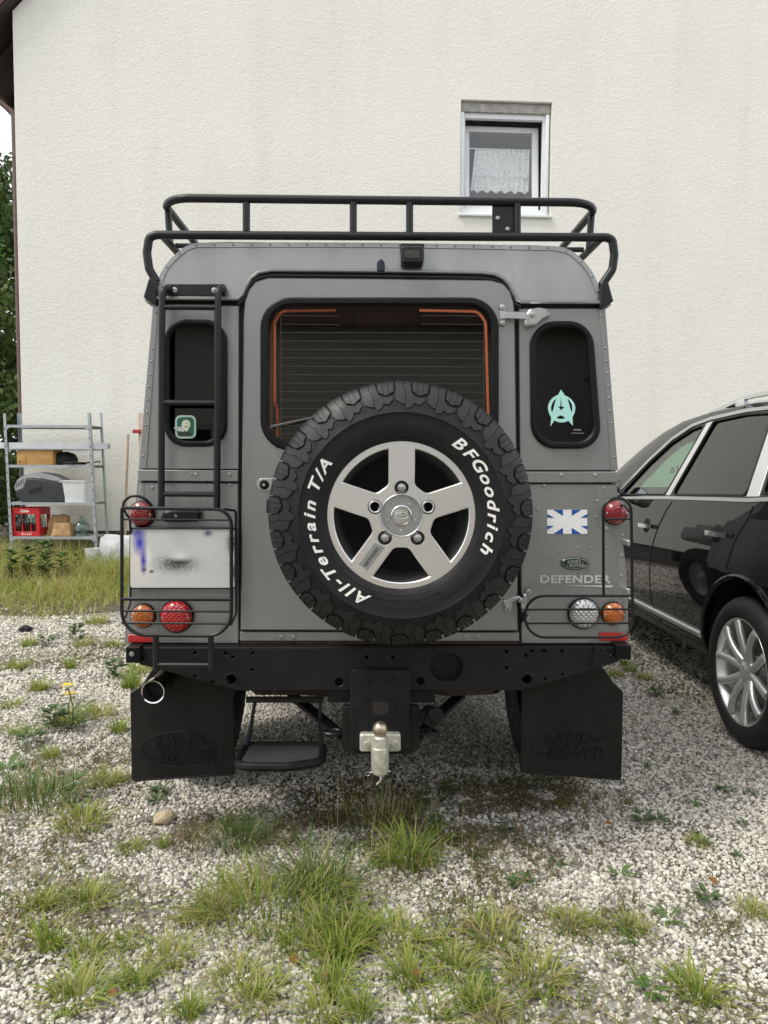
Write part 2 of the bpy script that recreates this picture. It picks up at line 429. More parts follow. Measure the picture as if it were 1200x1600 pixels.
# rear face ------------------------------------------------------------------------------------
gl = [(243, 466), (372, 467), (379, 460), (384, 448), (392, 435), (404, 426), (424, 422), (600, 423.5), (752, 426), (772, 428.5), (786, 435), (796, 445), (802, 457), (808, 468), (814, 471.5), (939, 472)]
sil_l = [(243, 457), (245, 443), (250, 427), (258, 413), (267, 402), (277, 393), (287, 385), (297, 380.5), (307, 378)]
sil_r = [(867, 383), (880, 385.5), (893, 390), (905, 399), (917, 411), (926, 424), (933, 438), (938, 455)]
sil = sil_l + [(450, 377.5), (591, 378), (730, 380)] + sil_r
part('roof_end_panel', lean_back(plate(Kl(gl[::-1] + sil), (), 0, .02, .002)), 'paint')
# raised flange round the roof end with its row of rivets
def off_in(pts, d):
    c = (591, 560); out = []
    for i, p in enumerate(pts):
        a, b = pts[max(i - 1, 0)], pts[min(i + 1, len(pts) - 1)]
        t = Vector((b[0] - a[0], b[1] - a[1])).normalized(); out.append((p[0] - t.y * d, p[1] + t.x * d))
    return out
fl_o = off_in(sil, .3); fl_i = off_in(sil, 8.0)
part('roof_flange', lean_back(plate(Kl(fl_o + fl_i[::-1]), (), -.003, .004, .001)), 'paint')
rail = [K3(x, y, -.010) for x, y in [(229, 465.5)] + gl[1:-1] + [(951, 472.5)]]
part('gutter_moulding', tube(rail, .0062, 8), 'paint_trim')
part('gutter_seal', tube([(p[0], -.004, p[2] - .0155) for p in rail[1:-1]], .0065, 8), 'seal')
back = Kl([(222, 740), (240, 475)] + [(x, y + 3) for x, y in sil] + [(944, 475), (962, 740), (980, 1000), (200, 1000)])
win_l = RRp(261, 504, 351, 693, 30); win_r_px = [(832, 507), (921, 507), (935, 696), (834, 696)]
win_r = round_poly(Kl(win_r_px), [.075, .075, .06, .075], 8)
win_d = RRp(414, 473, 772, 698, 40)
part('rear_inner_frame', plate(back, [win_l, win_r, win_d], .022, .012, 0), 'seal')
door_o = Kl([(376.5, 984), (379, 700), (381.5, 500), (383, 472), (389, 454), (400, 441), (420, 435), (600, 436.5), (766, 438.5), (786, 444), (797, 456), (802.5, 475), (803.5, 500), (806, 700), (808.5, 985)])
door = part('rear_door', plate(door_o, [win_d], -.010, .03, .004), 'paint')
part('hardtop_panel', plate(Kl([(240, 477), (373, 477.5), (372.5, 733), (217.5, 732)]), [win_l], .002, .02, .002), 'paint')
part('hardtop_panel', plate(Kl([(811, 482), (945, 482), (964.5, 735), (813, 734.5)]), [win_r], .002, .02, .002), 'paint')
for nm, a, b in (('l', [(239, 479), (247, 479), (228.5, 732), (217, 732)], 0), ('r', [(937, 484), (946, 484), (965.5, 735), (955, 735)], 0)):
    part('corner_strip', plate(Kl(a), (), -.001, .005, .001), 'paint')
tl = [(218.5, 754), (372, 755), (372.5, 1006), (199, 1005), (200, 940), (203.5, 880), (210, 825)]
tr = [(813.5, 756), (963, 756.5), (970.5, 825), (977.5, 880), (981.5, 940), (983, 1006), (815, 1006)]
part('tub_panel', plate(Kl(tl), (), .0, .02, .003), 'paint')
part('tub_panel', plate(Kl(tr), (), .0, .02, .003), 'paint')
part('waist_capping', plate(Kl([(215.5, 734), (372.5, 735), (372.5, 752.5), (216, 751.5)]), (), -.006, .012, .002), 'paint')
part('waist_capping', plate(Kl([(812.5, 737), (966, 737), (965.5, 754), (812.5, 754)]), (), -.006, .012, .002), 'paint')
cpx = [(931, 758), (962, 758), (970, 825), (977, 880), (981, 940), (982, 1004), (964.5, 1004), (964.5, 846), (961.5, 838), (955, 834), (943, 830), (934, 822), (931, 812)]
part('corner_plate', plate(Kl(cpx), (), -.0016, .002, .0005), 'paint')
part('corner_plate', plate(Kl([(201, 1003), (248.5, 1004), (248.5, 925), (219, 922), (219, 850), (225, 820), (225, 758), (219.5, 757), (211, 825), (204.5, 880), (201, 940)]), (), -.0016, .002, .0005), 'paint')
part('door_sill', plate(Kl([(374, 987.5), (812, 988.5), (812, 1002.5), (374, 1002)]), (), .004, .02, .002), 'paint')
part('rust_seam', plate(Kl([(374, 1001), (814, 1002), (814, 1010), (374, 1009)]), (), .012, .02, 0), 'rust')

# windows
def window(outer_px, inner_px, glass_poly, v=-.016, gm='tint', ro=.10, ri=.08):
    g = part('window_seal', plate(outer_px, [inner_px], v, .024, .007), 'rubber')
    part('window_pane', plate(glass_poly, (), v + .012, .004, 0), gm, g)
window(RRp(408, 466.5, 778, 704, 46), RRp(420.5, 479, 766.5, 691, 36), win_d, -.024)
window(RRp(256.5, 499.5, 355.5, 698, 34), RRp(265.5, 508.5, 346, 689, 27), win_l, -.012, 'privacy')
window(round_poly(Kl([(827, 502), (925, 502), (940, 701), (829.5, 701)]), [.085, .085, .07, .085], 8),
       round_poly(Kl([(837, 511.5), (915.5, 511.5), (928.5, 690.5), (840, 690.5)]), [.065, .065, .055, .065], 8), win_r, -.012, 'privacy')
# heater wires printed on the rear pane
hb = []
for i in range(16):
    y = 493 + i * 13.2
    for (xa, xb) in ((439, 530), (658, 756)) if i < 2 else ((439, 756),):
        p0, p1 = K3(xa, y, -.0124), K3(xb, y + 1, -.0124)
        hb.append(tube([p0, p1], .00065, 4))
for x in (439, 756): hb.append(tube([K3(x, 493, -.0124), K3(x, 690, -.0124)], .00065, 4))
part('heater_wire', join(hb), 'heater')
# orange trim round the inside of the door opening, and the brake light box behind the glass
ot = [K3(x, y, -.001) for x, y in [(434, 700), (434, 640), (430, 632), (430, 505), (440, 487), (525, 486)]]
part('orange_trim', tube(fillet(ot, .03), .006, 6, flat=(.004, .011)), 'orange')
ot = [K3(x, y, -.001) for x, y in [(424, 690), (425, 510), (434, 488)]]
part('orange_trim', tube(fillet(ot, .03), .006, 6, flat=(.004, .008)), 'orange')
ot = [K3(x, y, -.001) for x, y in [(762, 655), (758, 505), (746, 488), (655, 486)]]
part('orange_trim', tube(fillet(ot, .03), .006, 6, flat=(.004, .013)), 'orange')
bl = part('brake_light', plate(RRp(530, 474, 657, 516, 5, .03), (), .02, .03, .004), 'cabin_grey')
part('brake_lens', plate(RRp(558, 487, 628, 508, 2, .012), (), .014, .006, .001), mat('brake_lens', (.22, .10, .085), .35, var=.3, vscale=90), bl)
# seats and load space seen dimly through the glass
for s in (-1, 1):
    part('rear_seat', join([box(UC + s * .45 - .22, UC + s * .45 + .22, 1.1, 1.25, 1.0, 1.62, .06), box(UC + s * .45 - .12, UC + s * .45 + .12, 1.12, 1.2, 1.64, 1.82, .05)]), 'cabin_grey')
part('load_floor', box(UC - .7, UC + .7, .06, 1.6, .76, .80), 'cabin_grey')
# wiper
part('wiper', join([tube([K3(421, 669, -.030), K3(484, 655, -.034)], .0022, 6), tube([K3(424, 666, -.036), K3(500, 650, -.05)], .003, 6)]), 'black_coat')

# rivets and screws
rv = part('rivet', lathe([(0, .0035), (.0025, .003), (.0042, .0015), (.0048, 0)], 10), 'paint_trim', loc=K3(300, 741, -.006))
def rivets(pts, v=-.001, sc=1.0, src=rv):
    for x, y in pts: dup(src, CAR, K3(x, y, v), scale=(sc,) * 3)
n_r = len(fl_i)
arc = off_in(sil, 4.2)
def along(pts, step):
    out, acc = [], step * .5
    for a, b in zip(pts, pts[1:]):
        l = math.hypot(b[0] - a[0], b[1] - a[1]); t = acc
        while t < l:
            out.append((a[0] + (b[0] - a[0]) * t / l, a[1] + (b[1] - a[1]) * t / l)); t += step
        acc = t - l
    return out
for x, y in along(arc, 29):
    c = K3(x, y, 0); dup(rv, CAR, (c[0], -.003 + max(0, c[2] - LEAN0) * LEAN, c[2]), scale=(.85,) * 3)
rivets([(243 - (y - 488) * .085, y) for y in (488, 545, 565, 585, 604, 624, 644, 664, 712)], -.001, .85)
rivets([(942 + (y - 494) * .078, y) for y in (494, 544, 564, 583, 603, 622, 642, 661, 714)], -.001, .85)
sc_m = part('screw', lathe([(0, .002), (.0022, .002), (.003, .0035), (.0058, .0028), (.007, 0)], 12), 'zinc', loc=K3(306, 741.5, -.006))
rivets([(359, 741.5), (877, 742.5), (930, 742.5)], -.006, 1.0, sc_m)
rivets([(238, 761.5), (359, 758), (850, 759), (943, 762)], -.001, .8, sc_m)
rivets([(933, 783), (932, 808), (948, 826), (972, 836), (971, 868), (971, 900), (971, 932), (840, 796)], -.002, .75, sc_m)
rivets([(440, 995), (459, 995), (727, 994), (746, 994)], .004, 1.35, sc_m)
rivets([(903, 856), (924, 856), (947, 856), (873, 862), (846, 873), (860, 873)], -.0005, .7)
rivets([(875, 993), (894, 993)], -.0005, 1.1)
rivets([(249, 939), (219, 976), (240, 977), (253, 951)], -.002, .75, sc_m)

# lock and hinges
lk = part('door_lock', lathe([(0, .010), (.006, .010), (.0065, .014), (.013, .013), (.0135, .004), (.0155, .003), (.016, 0)], 24), 'rubber', loc=K3(413, 757.5, -.012))
part('lock_plate', plate(round_poly([(-.024, -.020), (.05, -.020), (.05, .022), (-.024, .022)], .019), (), -.012, .008, .002), 'satin', loc=K3(413, 757.5, 0))
part('lock_core', lathe([(0, .0150), (.0045, .0145), (.005, .010)], 16), 'chrome', lk)
part('latch_lever', box(*[c for p in zip(K3(416, 802, -.03), K3(430, 780, -.012)) for c in sorted(p)], .004), 'black_coat')
def hinge(px0):
    x, y = px0; Z = lambda a, b, v: K3(x + a, y + b, v)
    h = part('door_hinge', plate(round_poly(Kl([(x - 1, y - 16), (x + 8, y - 16), (x + 8, y + 17), (x - 1, y + 17)]), .009), (), -.018, .012, .003), 'satin')
    part('hinge_arm', tube([Z(1, 0, -.020), Z(12, -.5, -.026), Z(30, 0, -.026), Z(42, 1, -.030)], .01, 8, flat=(.0105, .006)), 'satin', h)
    part('hinge_knuckle', plate(round_poly(Kl([(x + 36, y + 3), (x + 45, y - 8), (x + 60, y - 10), (x + 66, y - 9), (x + 73, y - 8), (x + 73, y + 4), (x + 66, y + 7), (x + 56, y + 16), (x + 37, y + 19)]), .005, 3), (), -.026, .026, .005), 'satin', h)
    for a, b, v in ((3.5, -12, -.018), (4, 12, -.018), (51, -1, -.026), (74, -1.5, -.012)):
        dup(sc_m, h, Z(a, b, v), scale=(1.35, 1.35, 1.35))
hinge((781, 493))
part('lower_hinge', join([plate(round_poly(Kl([(814, 926), (820, 926), (821, 950), (812, 950), (812, 940), (808, 940), (808, 932), (814, 932)]), .003, 2), (), -.03, .03, .004), plate(round_poly(Kl([(784, 935), (812, 930), (812, 936), (786, 943)]), .003, 2), (), -.018, .01, .002),
      plate(round_poly(Kl([(786, 938), (800, 938), (799, 951), (792, 956), (787, 950)]), .006, 3), (), -.014, .006, .002)]), 'satin')
rivets([(792, 951), (825, 925)], -.014, 1.5, sc_m)
rivets([(826, 949)], -.004, 1.2, sc_m)

# camera and washer nozzle on the roof end
cm = part('reversing_camera', plate(RRp(627, 383, 662.5, 411.5, 5, -.05), (), -.05, .06, .006), 'black_coat')
part('camera_face', plate(RRp(633, 391, 655.5, 404, 3, -.053), (), -.053, .006, .001), mat('camera_glass', (.05, .05, .045), .12, var=.6, vscale=240), cm)
part('camera_bracket', plate(RRp(626, 380, 663, 388, 2, -.03), (), -.03, .04, .003), 'black_coat', cm)
part('washer_nozzle', plate(round_poly(Kl([(589, 424), (589, 410), (592, 405), (598, 405), (601, 410), (601, 424)], -.02), .004), (), -.02, .022, .004), mat('blue_black_plastic', (.012, .018, .035), .4, var=.2))

# lamps
def lamp(name, px, py, r, m, depth=.03, ringm='rubber', squash=1.0):
    c = K3(px, py, -.002)
    b = part(name, lathe([(0, 0), (r * 1.07, 0), (r * 1.08, .010), (r * 1.0, .014)], 32), ringm, loc=c)
    d = depth
    part('lens', lathe([(0, d), (r * .25, d * .99), (r * .5, d * .94), (r * .74, d * .83), (r * .9, d * .66), (r * .98, d * .5), (r, .012)], 32), m, b)
    for s in (-1, 1): dup(sc_m, b, (s * r * .80, -d * .74, -.002), scale=(.7,) * 3)
    return b
lamp('tail_lamp', 222.5, 803, .0405, 'lens_red', .036)
lamp('tail_lamp', 960, 800.5, .0395, 'lens_red', .036)
lamp('turn_signal', 225, 961.5, .038, 'lens_amber', .034)
lamp('turn_signal', 957, 958, .0375, 'lens_amber', .034)
lamp('fog_lamp', 277, 962, .0525, 'lens_red_cut', .04)
lamp('reversing_lamp', 911, 958, .050, 'lens_clear', .036)
part('reflector', plate(RRp(201, 991, 240, 1003, 1), (), -.008, .008, .0015), 'reflector')
part('reflector', plate(RRp(935.5, 988, 980, 1000.5, 1), (), -.008, .008, .0015), 'reflector')
pl = part('plate_light', plate(round_poly(Kl([(250, 812), (256, 799), (264, 796.5), (306, 796.5), (313, 800), (313, 812), (306, 815.5), (258, 815.5)], -.03), .008), (), -.035, .036, .008), 'black_coat')
dup(sc_m, pl, K3(275, 806, -.035), scale=(.8,) * 3)

# number plate: white with a blue band at the left, its print smudged away
def plate_material():
    m = bpy.data.materials.new('smudged_plate'); m.use_nodes = True; n = m.node_tree; b = n.nodes['Principled BSDF']; b.inputs['Roughness'].default_value = .4
    t = n.nodes.new('ShaderNodeTexCoord'); g = n.nodes.new('ShaderNodeTexNoise'); g.inputs['Scale'].default_value = 260; g.inputs['Detail'].default_value = 3
    mp = n.nodes.new('ShaderNodeMapping'); mp.inputs['Scale'].default_value = (1, 1, 1.6); n.links.new(t.outputs['Object'], mp.inputs['Vector']); n.links.new(mp.outputs[0], g.inputs['Vector'])
    sx = n.nodes.new('ShaderNodeSeparateXYZ'); n.links.new(t.outputs['Object'], sx.inputs[0])
    def math_(op, a, b2=None, c=None):
        q = n.nodes.new('ShaderNodeMath'); q.operation = op
        for i, v in enumerate((a, b2, c)):
            if v is None: continue
            if isinstance(v, (int, float)): q.inputs[i].default_value = v
            else: n.links.new(v, q.inputs[i])
        return q.outputs[0]
    def blob(px, py, rx, ry, grain=.5):
        u, w = K(px, py, -.03)
        a = math_('DIVIDE', math_('SUBTRACT', sx.outputs['X'], u), rx); c = math_('DIVIDE', math_('SUBTRACT', sx.outputs['Z'], w), ry)
        d = math_('SQRT', math_('ADD', math_('MULTIPLY', a, a), math_('MULTIPLY', c, c)))
        s = math_('SUBTRACT', 1.0, d)
        s = math_('ADD', s, math_('MULTIPLY', math_('SUBTRACT', g.outputs['Fac'], .5), grain * 4.2))
        r = n.nodes.new('ShaderNodeMapRange'); r.inputs['From Min'].default_value = 0.0; r.inputs['From Max'].default_value = .9; n.links.new(s, r.inputs['Value'])
        return r.outputs['Result']
    cur = None
    def over(fac, col):
        nonlocal cur
        x = n.nodes.new('ShaderNodeMix'); x.data_type = 'RGBA'; n.links.new(fac, x.inputs[0]); x.inputs[7].default_value = (*col, 1)
        if cur is None: x.inputs[6].default_value = (.66, .67, .655, 1)
        else: n.links.new(cur, x.inputs[6])
        cur = x.outputs[2]
    grey = math_('MULTIPLY', g.outputs['Fac'], .45); over(grey, (.42, .43, .43))
    over(blob(217, 868, .055, .12, .12), (.74, .68, .60))
    over(blob(218, 848, .028, .052, .12), (.03, .035, .52)); over(blob(224, 876, .014, .058, .15), (.02, .025, .42)); over(blob(216, 832, .034, .020, .15), (.12, .13, .50))
    over(blob(233, 868, .010, .055, .1), (.75, .75, .73))
    over(blob(276, 881, .085, .036, .62), (.05, .05, .055)); over(blob(282, 877, .045, .013, .3), (.02, .02, .022)); over(blob(281, 868, .048, .022, .12), (.76, .77, .76))
    over(blob(237, 893, .012, .008, .2), (.015, .015, .02)); over(blob(225, 890, .010, .010, .2), (.015, .015, .03)); over(blob(325, 833, .020, .016, .35), (.05, .07, .20)); over(blob(364, 850, .028, .05, .6), (.03, .03, .03)); over(blob(366, 892, .02, .045, .7), (.03, .03, .03))
    n.links.new(cur, b.inputs['Base Color'])
    return m
np_ = part('number_plate', plate(RRp(203.5, 827, 366.5, 918.5, 4, -.03), (), -.03, .004, .001), plate_material())
part('plate_holder', plate(RRp(202, 824, 368, 920, 4, -.025), (), -.0255, .012, .002), 'black_coat', np_)
part('plate_holder_rim', tube([K3(203, 825.5, -.032), K3(367, 825.5, -.032)], .0028, 6), 'black_coat', np_)

# badges and decals
def on(px, py, v): return K3(px, py, v)
bd = part('oval_badge', plate(circ(0, 0, .0475, 40, .0222), (), -.006, .006, .002), mat('badge_green', (.006, .028, .018), .25, var=.1, coat=.6), loc=on(897.5, 880, 0))
part('badge_ring', tube(ring_pts(0, 0, .0425, .0178, -.0062, 48), .0007, 5, closed=True), 'satin', bd)
part('badge_lettering', join([text('LAND', .0165, .0005, .0004, .22, 1.0), ]), 'satin', bd, loc=(-.004, -.0068, .0062))
part('badge_lettering', text('ROVER', .0165, .0005, .0004, .22, 1.0), 'satin', bd, loc=(.006, -.0068, -.0072))
part('badge_dash', plate([(0, 0), (.009, .0012), (.004, -.002)], (), -.0068, .0006, 0), 'satin', bd, loc=(.022, 0, .0062))
part('badge_dash', plate([(0, 0), (.009, .0012), (.004, -.002)], (), -.0068, .0006, 0), 'satin', bd, loc=(-.030, 0, -.0066))
dm = mat('silver_decal', (.50, .50, .49), .5, .1, var=.05)
dl = part('model_lettering', text('DEFENDER', .0365, .0004, .0013, 0, 1.27, space=1.08), dm, loc=on(898, 905.6, -.0022))
part('lettering_swoosh', plate(Kl([(872, 914.2), (930, 914.6), (958.5, 914.0), (955.5, 918), (930, 917)]), (), -.0022, .0008, 0), dm)
# flag decal: white cross and saltire on blue
fx0, fy0, fx1, fy1 = 855.0, 796.5, 917.5, 834.0
fg = part('flag_decal', plate(RRp(fx0, fy0, fx1, fy1, .3), (), -.0012, .0012, 0), mat('decal_white', (.80, .80, .80), .45, var=.04, vscale=50))
fm = mat('decal_blue', (.010, .075, .34), .45, var=.25, vscale=60)
fw, fh = fx1 - fx0, fy1 - fy0
for (ax, ay) in ((0, 0), (1, 0), (0, 1), (1, 1)):
    X = lambda t: fx0 + (t if ax == 0 else 1 - t) * fw
    Y = lambda t: fy0 + (t if ay == 0 else 1 - t) * fh
    for tri in ([(.15, .0), (.39, .0), (.39, .25)], [(.0, .17), (.0, .33), (.17, .33)]):
        part('flag_field', plate(Kl([(X(a), Y(b)) for a, b in tri]), (), -.0018, .0005, 0), fm, fg)
# window stickers
mint = mat('mint_sticker', (.40, .72, .66), .5, var=.03)
def stk(px, py): return K(px, py, 0.0)
q = lambda x, y: stk(770 + x / 6.667, 470 + y / 6.667)
cx, cy = q(717, 1118); rr_ = (q(860, 1118)[0] - cx)
def ellipse_px(x, y, rx, ry, n=30): return [q(x + rx * math.cos(2 * math.pi * k / n), y + ry * math.sin(2 * math.pi * k / n)) for k in range(n)]
left_hole = [q(x, y) for x, y in [(660, 1018), (635, 1040), (615, 1075), (605, 1110), (607, 1140), (620, 1162), (632, 1120), (645, 1070)]]
right_hole = [q(x, y) for x, y in [(776, 1018), (800, 1040), (820, 1075), (829, 1110), (828, 1140), (818, 1162), (806, 1120), (792, 1070)]]
lens_hole = [q(x, y) for x, y in [(662, 1222), (685, 1200), (706, 1194), (730, 1202), (754, 1222), (730, 1230), (706, 1232), (685, 1230)]]
star_hole = [q(x, y) for x, y in [(709, 990), (716, 1100), (748, 1112), (722, 1124), (732, 1147), (712, 1132), (692, 1147), (702, 1124), (680, 1112), (702, 1100)]]
outl = [(710, 925), (748, 985), (785, 1003), (820, 1030), (845, 1065), (859, 1110), (855, 1155), (838, 1195), (828, 1215), (833, 1303), (788, 1250), (750, 1264), (715, 1268), (675, 1262), (640, 1245), (600, 1308), (608, 1215), (588, 1180), (574, 1135), (574, 1095), (590, 1050), (618, 1015), (655, 990), (680, 980)]
part('emblem_sticker', plate([q(*p) for p in outl], [left_hole, right_hole, lens_hole, star_hole], -.0014, .0008, 0), mint)
part('sticker_print', join([text('*****', .012, .0002, 0, 0, 1.0), xf(join([text('~~~~~~', .012, .0002, 0, .3, 1.0)]), Matrix.Translation((0, 0, -.008)))]), mat('pale_print', (.5, .52, .5), .5, var=.1), loc=(*[q(880, 1352)[0]], -.0012, q(880, 1352)[1]))
q2 = lambda x, y: stk(230 + x / 8.571, 560 + y / 8.571)
def rr2(x0, y0, x1, y1, r): return round_poly([q2(x0, y0), q2(x1, y0), q2(x1, y1), q2(x0, y1)], r)
st = part('portrait_sticker', plate(rr2(375, 762, 655, 1072, .018), (), -.0014, .0006, 0), mat('sticker_pale_green', (.42, .58, .50), .5, var=.05))
part('sticker_field', plate(rr2(402, 788, 628, 1046, .014), (), -.0022, .0005, 0), mat('sticker_green', (.02, .11, .07), .5, var=.1), st)
part('sticker_head', plate([q2(*p) for p in [(462, 900), (468, 855), (495, 828), (530, 822), (565, 838), (580, 870), (578, 905), (560, 935), (545, 970), (525, 978), (500, 965), (480, 940)]], [[q2(*p) for p in [(500, 915), (525, 925), (548, 918), (528, 905)]], [q2(*p) for p in [(515, 872), (540, 870), (528, 882)]]], -.0028, .0005, 0), mat('sticker_cream', (.62, .62, .50), .5, var=.1), st)
part('sticker_shirt', plate([q2(*p) for p in [(410, 1036), (415, 985), (495, 985), (530, 990), (570, 985), (618, 1036)]], (), -.0028, .0005, 0), mat('sticker_brown', (.03, .028, .025), .5, var=.1), st)
part('sticker_scroll', plate([q2(*p) for p in [(358, 940), (375, 915), (470, 915), (500, 960), (490, 985), (390, 968), (385, 950)]], (), -.0034, .0005, 0), mat('sticker_grey', (.45, .48, .45), .5, var=.3, vscale=200), st)
# ------------------------------------------------------------------ spare wheel
SV = -.165                                   # middle plane of the spare
su, sw = K(627.5, 806, -.29)
SP = (su, SV, sw)
face = [(.205, .090), (.214, .106), (.226, .117), (.250, .128), (.278, .132), (.300, .1315), (.304, .1335), (.308, .1310), (.330, .124), (.352, .113), (.370, .100), (.384, .084), (.390, .06), (.391, .0)]
prof = face + [(r, -a) for r, a in face[::-1][1:]]
tyre = part('spare_tyre', lathe(prof, 96), 'tyre', loc=SP, smooth=50)
# tread surface line: s grows from the sidewall up over the shoulder to the middle
surf = [(.308, .1345), (.330, .1295), (.352, .1195), (.374, .1075), (.388, .096), (.398, .083), (.4015, .066), (.4025, .03), (.4030, .0)]
cum = [0.0]
for a, b in zip(surf, surf[1:]): cum.append(cum[-1] + math.hypot(b[0] - a[0], b[1] - a[1]))
def on_surf(th, s, lift):
    s = max(0, min(cum[-1] - 1e-6, s)); i = max(k for k in range(len(cum) - 1) if cum[k] <= s); f = (s - cum[i]) / (cum[i + 1] - cum[i])
    r = surf[i][0] + (surf[i + 1][0] - surf[i][0]) * f; a = surf[i][1] + (surf[i + 1][1] - surf[i][1]) * f
    tr_, ta = surf[i + 1][0] - surf[i][0], surf[i + 1][1] - surf[i][1]; l = math.hypot(tr_, ta)
    nr, na = -ta / l, tr_ / l
    r += nr * lift; a += na * lift
    return Vector((r * math.cos(th), -a, r * math.sin(th)))
def lug_mesh(polys, lift=.0, depth=.014):
    out = []
    for poly in polys:
        poly = [(x, y) for x, y in poly]
        if area2(poly) < 0: poly.reverse()
        bm = bmesh.new()
        f = bm.faces.new([bm.verts.new((x, y, 0)) for x, y in poly])
        for c in cum[1:-1]:
            bmesh.ops.bisect_plane(bm, geom=bm.verts[:] + bm.edges[:] + bm.faces[:], plane_co=(0, c, 0), plane_no=(0, 1, 0))
        ins = bmesh.ops.inset_region(bm, faces=bm.faces[:], thickness=.0022, depth=0, use_even_offset=True)
        bnd = {v for e in bm.edges if e.is_boundary for v in e.verts}
        ext = bmesh.ops.extrude_edge_only(bm, edges=[e for e in bm.edges if e.is_boundary])
        low = {v for v in ext['geom'] if isinstance(v, bmesh.types.BMVert)}
        for v in bm.verts:
            l = lift - depth if v in low else (lift - .0016 if v in bnd else lift)
            v.co = on_surf(v.co.x, v.co.y, l)
        bmesh.ops.recalc_face_normals(bm, faces=bm.faces[:])
        out.append(bm)
    return join(out)
NP = 23; PT = 2 * math.pi / NP
E0 = cum[4]; TOP = cum[-2] - .004
# angles grow anticlockwise; blocks written for one pitch, x in shares of the pitch
def P(*pts): return [(x * PT, y) for x, y in pts]
gap = .010
short = [P((.005, E0 - .026), (.15, E0 - .034), (.15, TOP), (.005, TOP)), P((.162, E0 - .037), (.30, E0 - .037), (.30, TOP), (.162, TOP)), P((.312, E0 - .034), (.455, E0 - .024), (.455, TOP), (.312, TOP))]
long_ = [P((.53, TOP), (.505, E0 - .010), (.47, E0 - .030), (.36, E0 - .045), (.20, E0 - .044), (.06, E0 - .043), (.04, E0 - .054), (.22, E0 - .070), (.36, E0 - .063), (.44, E0 - .076), (.60, E0 - .083), (.66, E0 - .072), (.66, E0 - .052), (.63, E0 - .034), (.70, E0 - .010), (.70, TOP)),
         P((.715, TOP), (.715, E0 - .010), (.65, E0 - .034), (.675, E0 - .050), (.675, E0 - .070), (.80, E0 - .066), (.95, E0 - .056), (.985, E0 - .038), (.93, E0 - .024), (.945, E0 - .006), (.945, TOP))]
nub = [P((.93, E0 - .074), (1.07, E0 - .080), (1.01, E0 - .062))]
groove = None
lo1 = obj('tread_block', lug_mesh(short, .0), M['lug'], tyre, smooth=30); lo2 = obj('tread_block', lug_mesh(long_, .0), M['lug'], tyre, smooth=30); lo3 = obj('tread_nub', lug_mesh(nub, -.003), M['tyre'], tyre, smooth=30)
for k in range(1, NP):
    for o in (lo1, lo2, lo3): dup(o, tyre, rot=(0, -k * PT, 0))
# the far shoulder mirrors the near one; the middle ribs close the tread
fb = lug_mesh([[(x, y) for x, y in short[1]], [(x, y) for x, y in long_[0]]], .0)
for v in fb.verts: v.co.y = -v.co.y
bmesh.ops.reverse_faces(fb, faces=fb.faces[:])
fm_ = bpy.data.meshes.new('far'); fb.to_mesh(fm_); fb.free()
far = []
for k in range(NP):
    b_ = bmesh.new(); b_.from_mesh(fm_); xf(b_, Matrix.Rotation(k * PT, 4, 'Y')); far.append(b_)
o = obj('far_tread', join(far), M['lug'], tyre, smooth=30); o['kind'] = 'stuff'
# white sidewall letters, one after another round the wall
def arc_text(s, r, a0, a1, size):
    n = len(s); out = []
    wid = {'i': .55, 'l': .55, '-': .7, ' ': .55, 'I': .6, '/': .7, 'B': 1.1, 'G': 1.2, 'T': 1.05, 'A': 1.15, 'r': .85, 'F': 1.0}
    ws_ = [wid.get(c, 1.0) for c in s]; tot = sum(ws_); acc = 0
    for c, w_ in zip(s, ws_):
        a = a0 + (a1 - a0) * (acc + w_ / 2) / tot; acc += w_
        if c == ' ': continue
        me = text(c, size, .0011, .0011, .26, 1.22)
        lo = min(v.co.z for v in me.vertices); 
        th = R(a); b_ = bmesh.new(); b_.from_mesh(me)
        base = {'g': -.1}.get(c, 0)
        xf(b_, Matrix.Translation((0, 0, -lo if c not in '-/' else size * .38 - (0 if c == '-' else .004))))
        for v in b_.verts:      # wrap onto the wall: outward = up for the letter
            rad = r + v.co.z; an = th - v.co.x / r
            i = max(k for k in range(len(face) - 1) if face[k][0] <= rad); f = (rad - face[i][0]) / (face[i + 1][0] - face[i][0])
            a_ = face[i][1] + (face[i + 1][1] - face[i][1]) * f
            v.co = Vector((rad * math.cos(an), v.co.y - a_ - .0005, rad * math.sin(an)))
        out.append(b_)
    return join(out)
obj('tyre_lettering', arc_text('BFGoodrich', .2535, 57, -25, .047), M['white_ink'], tyre)
for s_, a0, a1 in (('All-Terrain', 250, 170), ('T/A', 166, 143)): obj('tyre_lettering', arc_text(s_, .2535, a0, a1, .047), M['white_ink'], tyre)
obj('sidewall_ring', tube(ring_pts(0, 0, .2385, .2385, -.1225, 72), .0014, 5, closed=True), M['tyre'], tyre)
obj('sidewall_ring', tube(ring_pts(0, 0, .3035, .3035, -.1335, 72), .0013, 5, closed=True), M['tyre'], tyre)
obj('sidewall_print', arc_text('LOAD RANGE E  LT265/75R16', .2445, 300, 245, .011), M['tyre'], tyre)
obj('sidewall_print', arc_text('MAX LOAD SINGLE', .262, 330, 296, .016), M['tyre'], tyre)

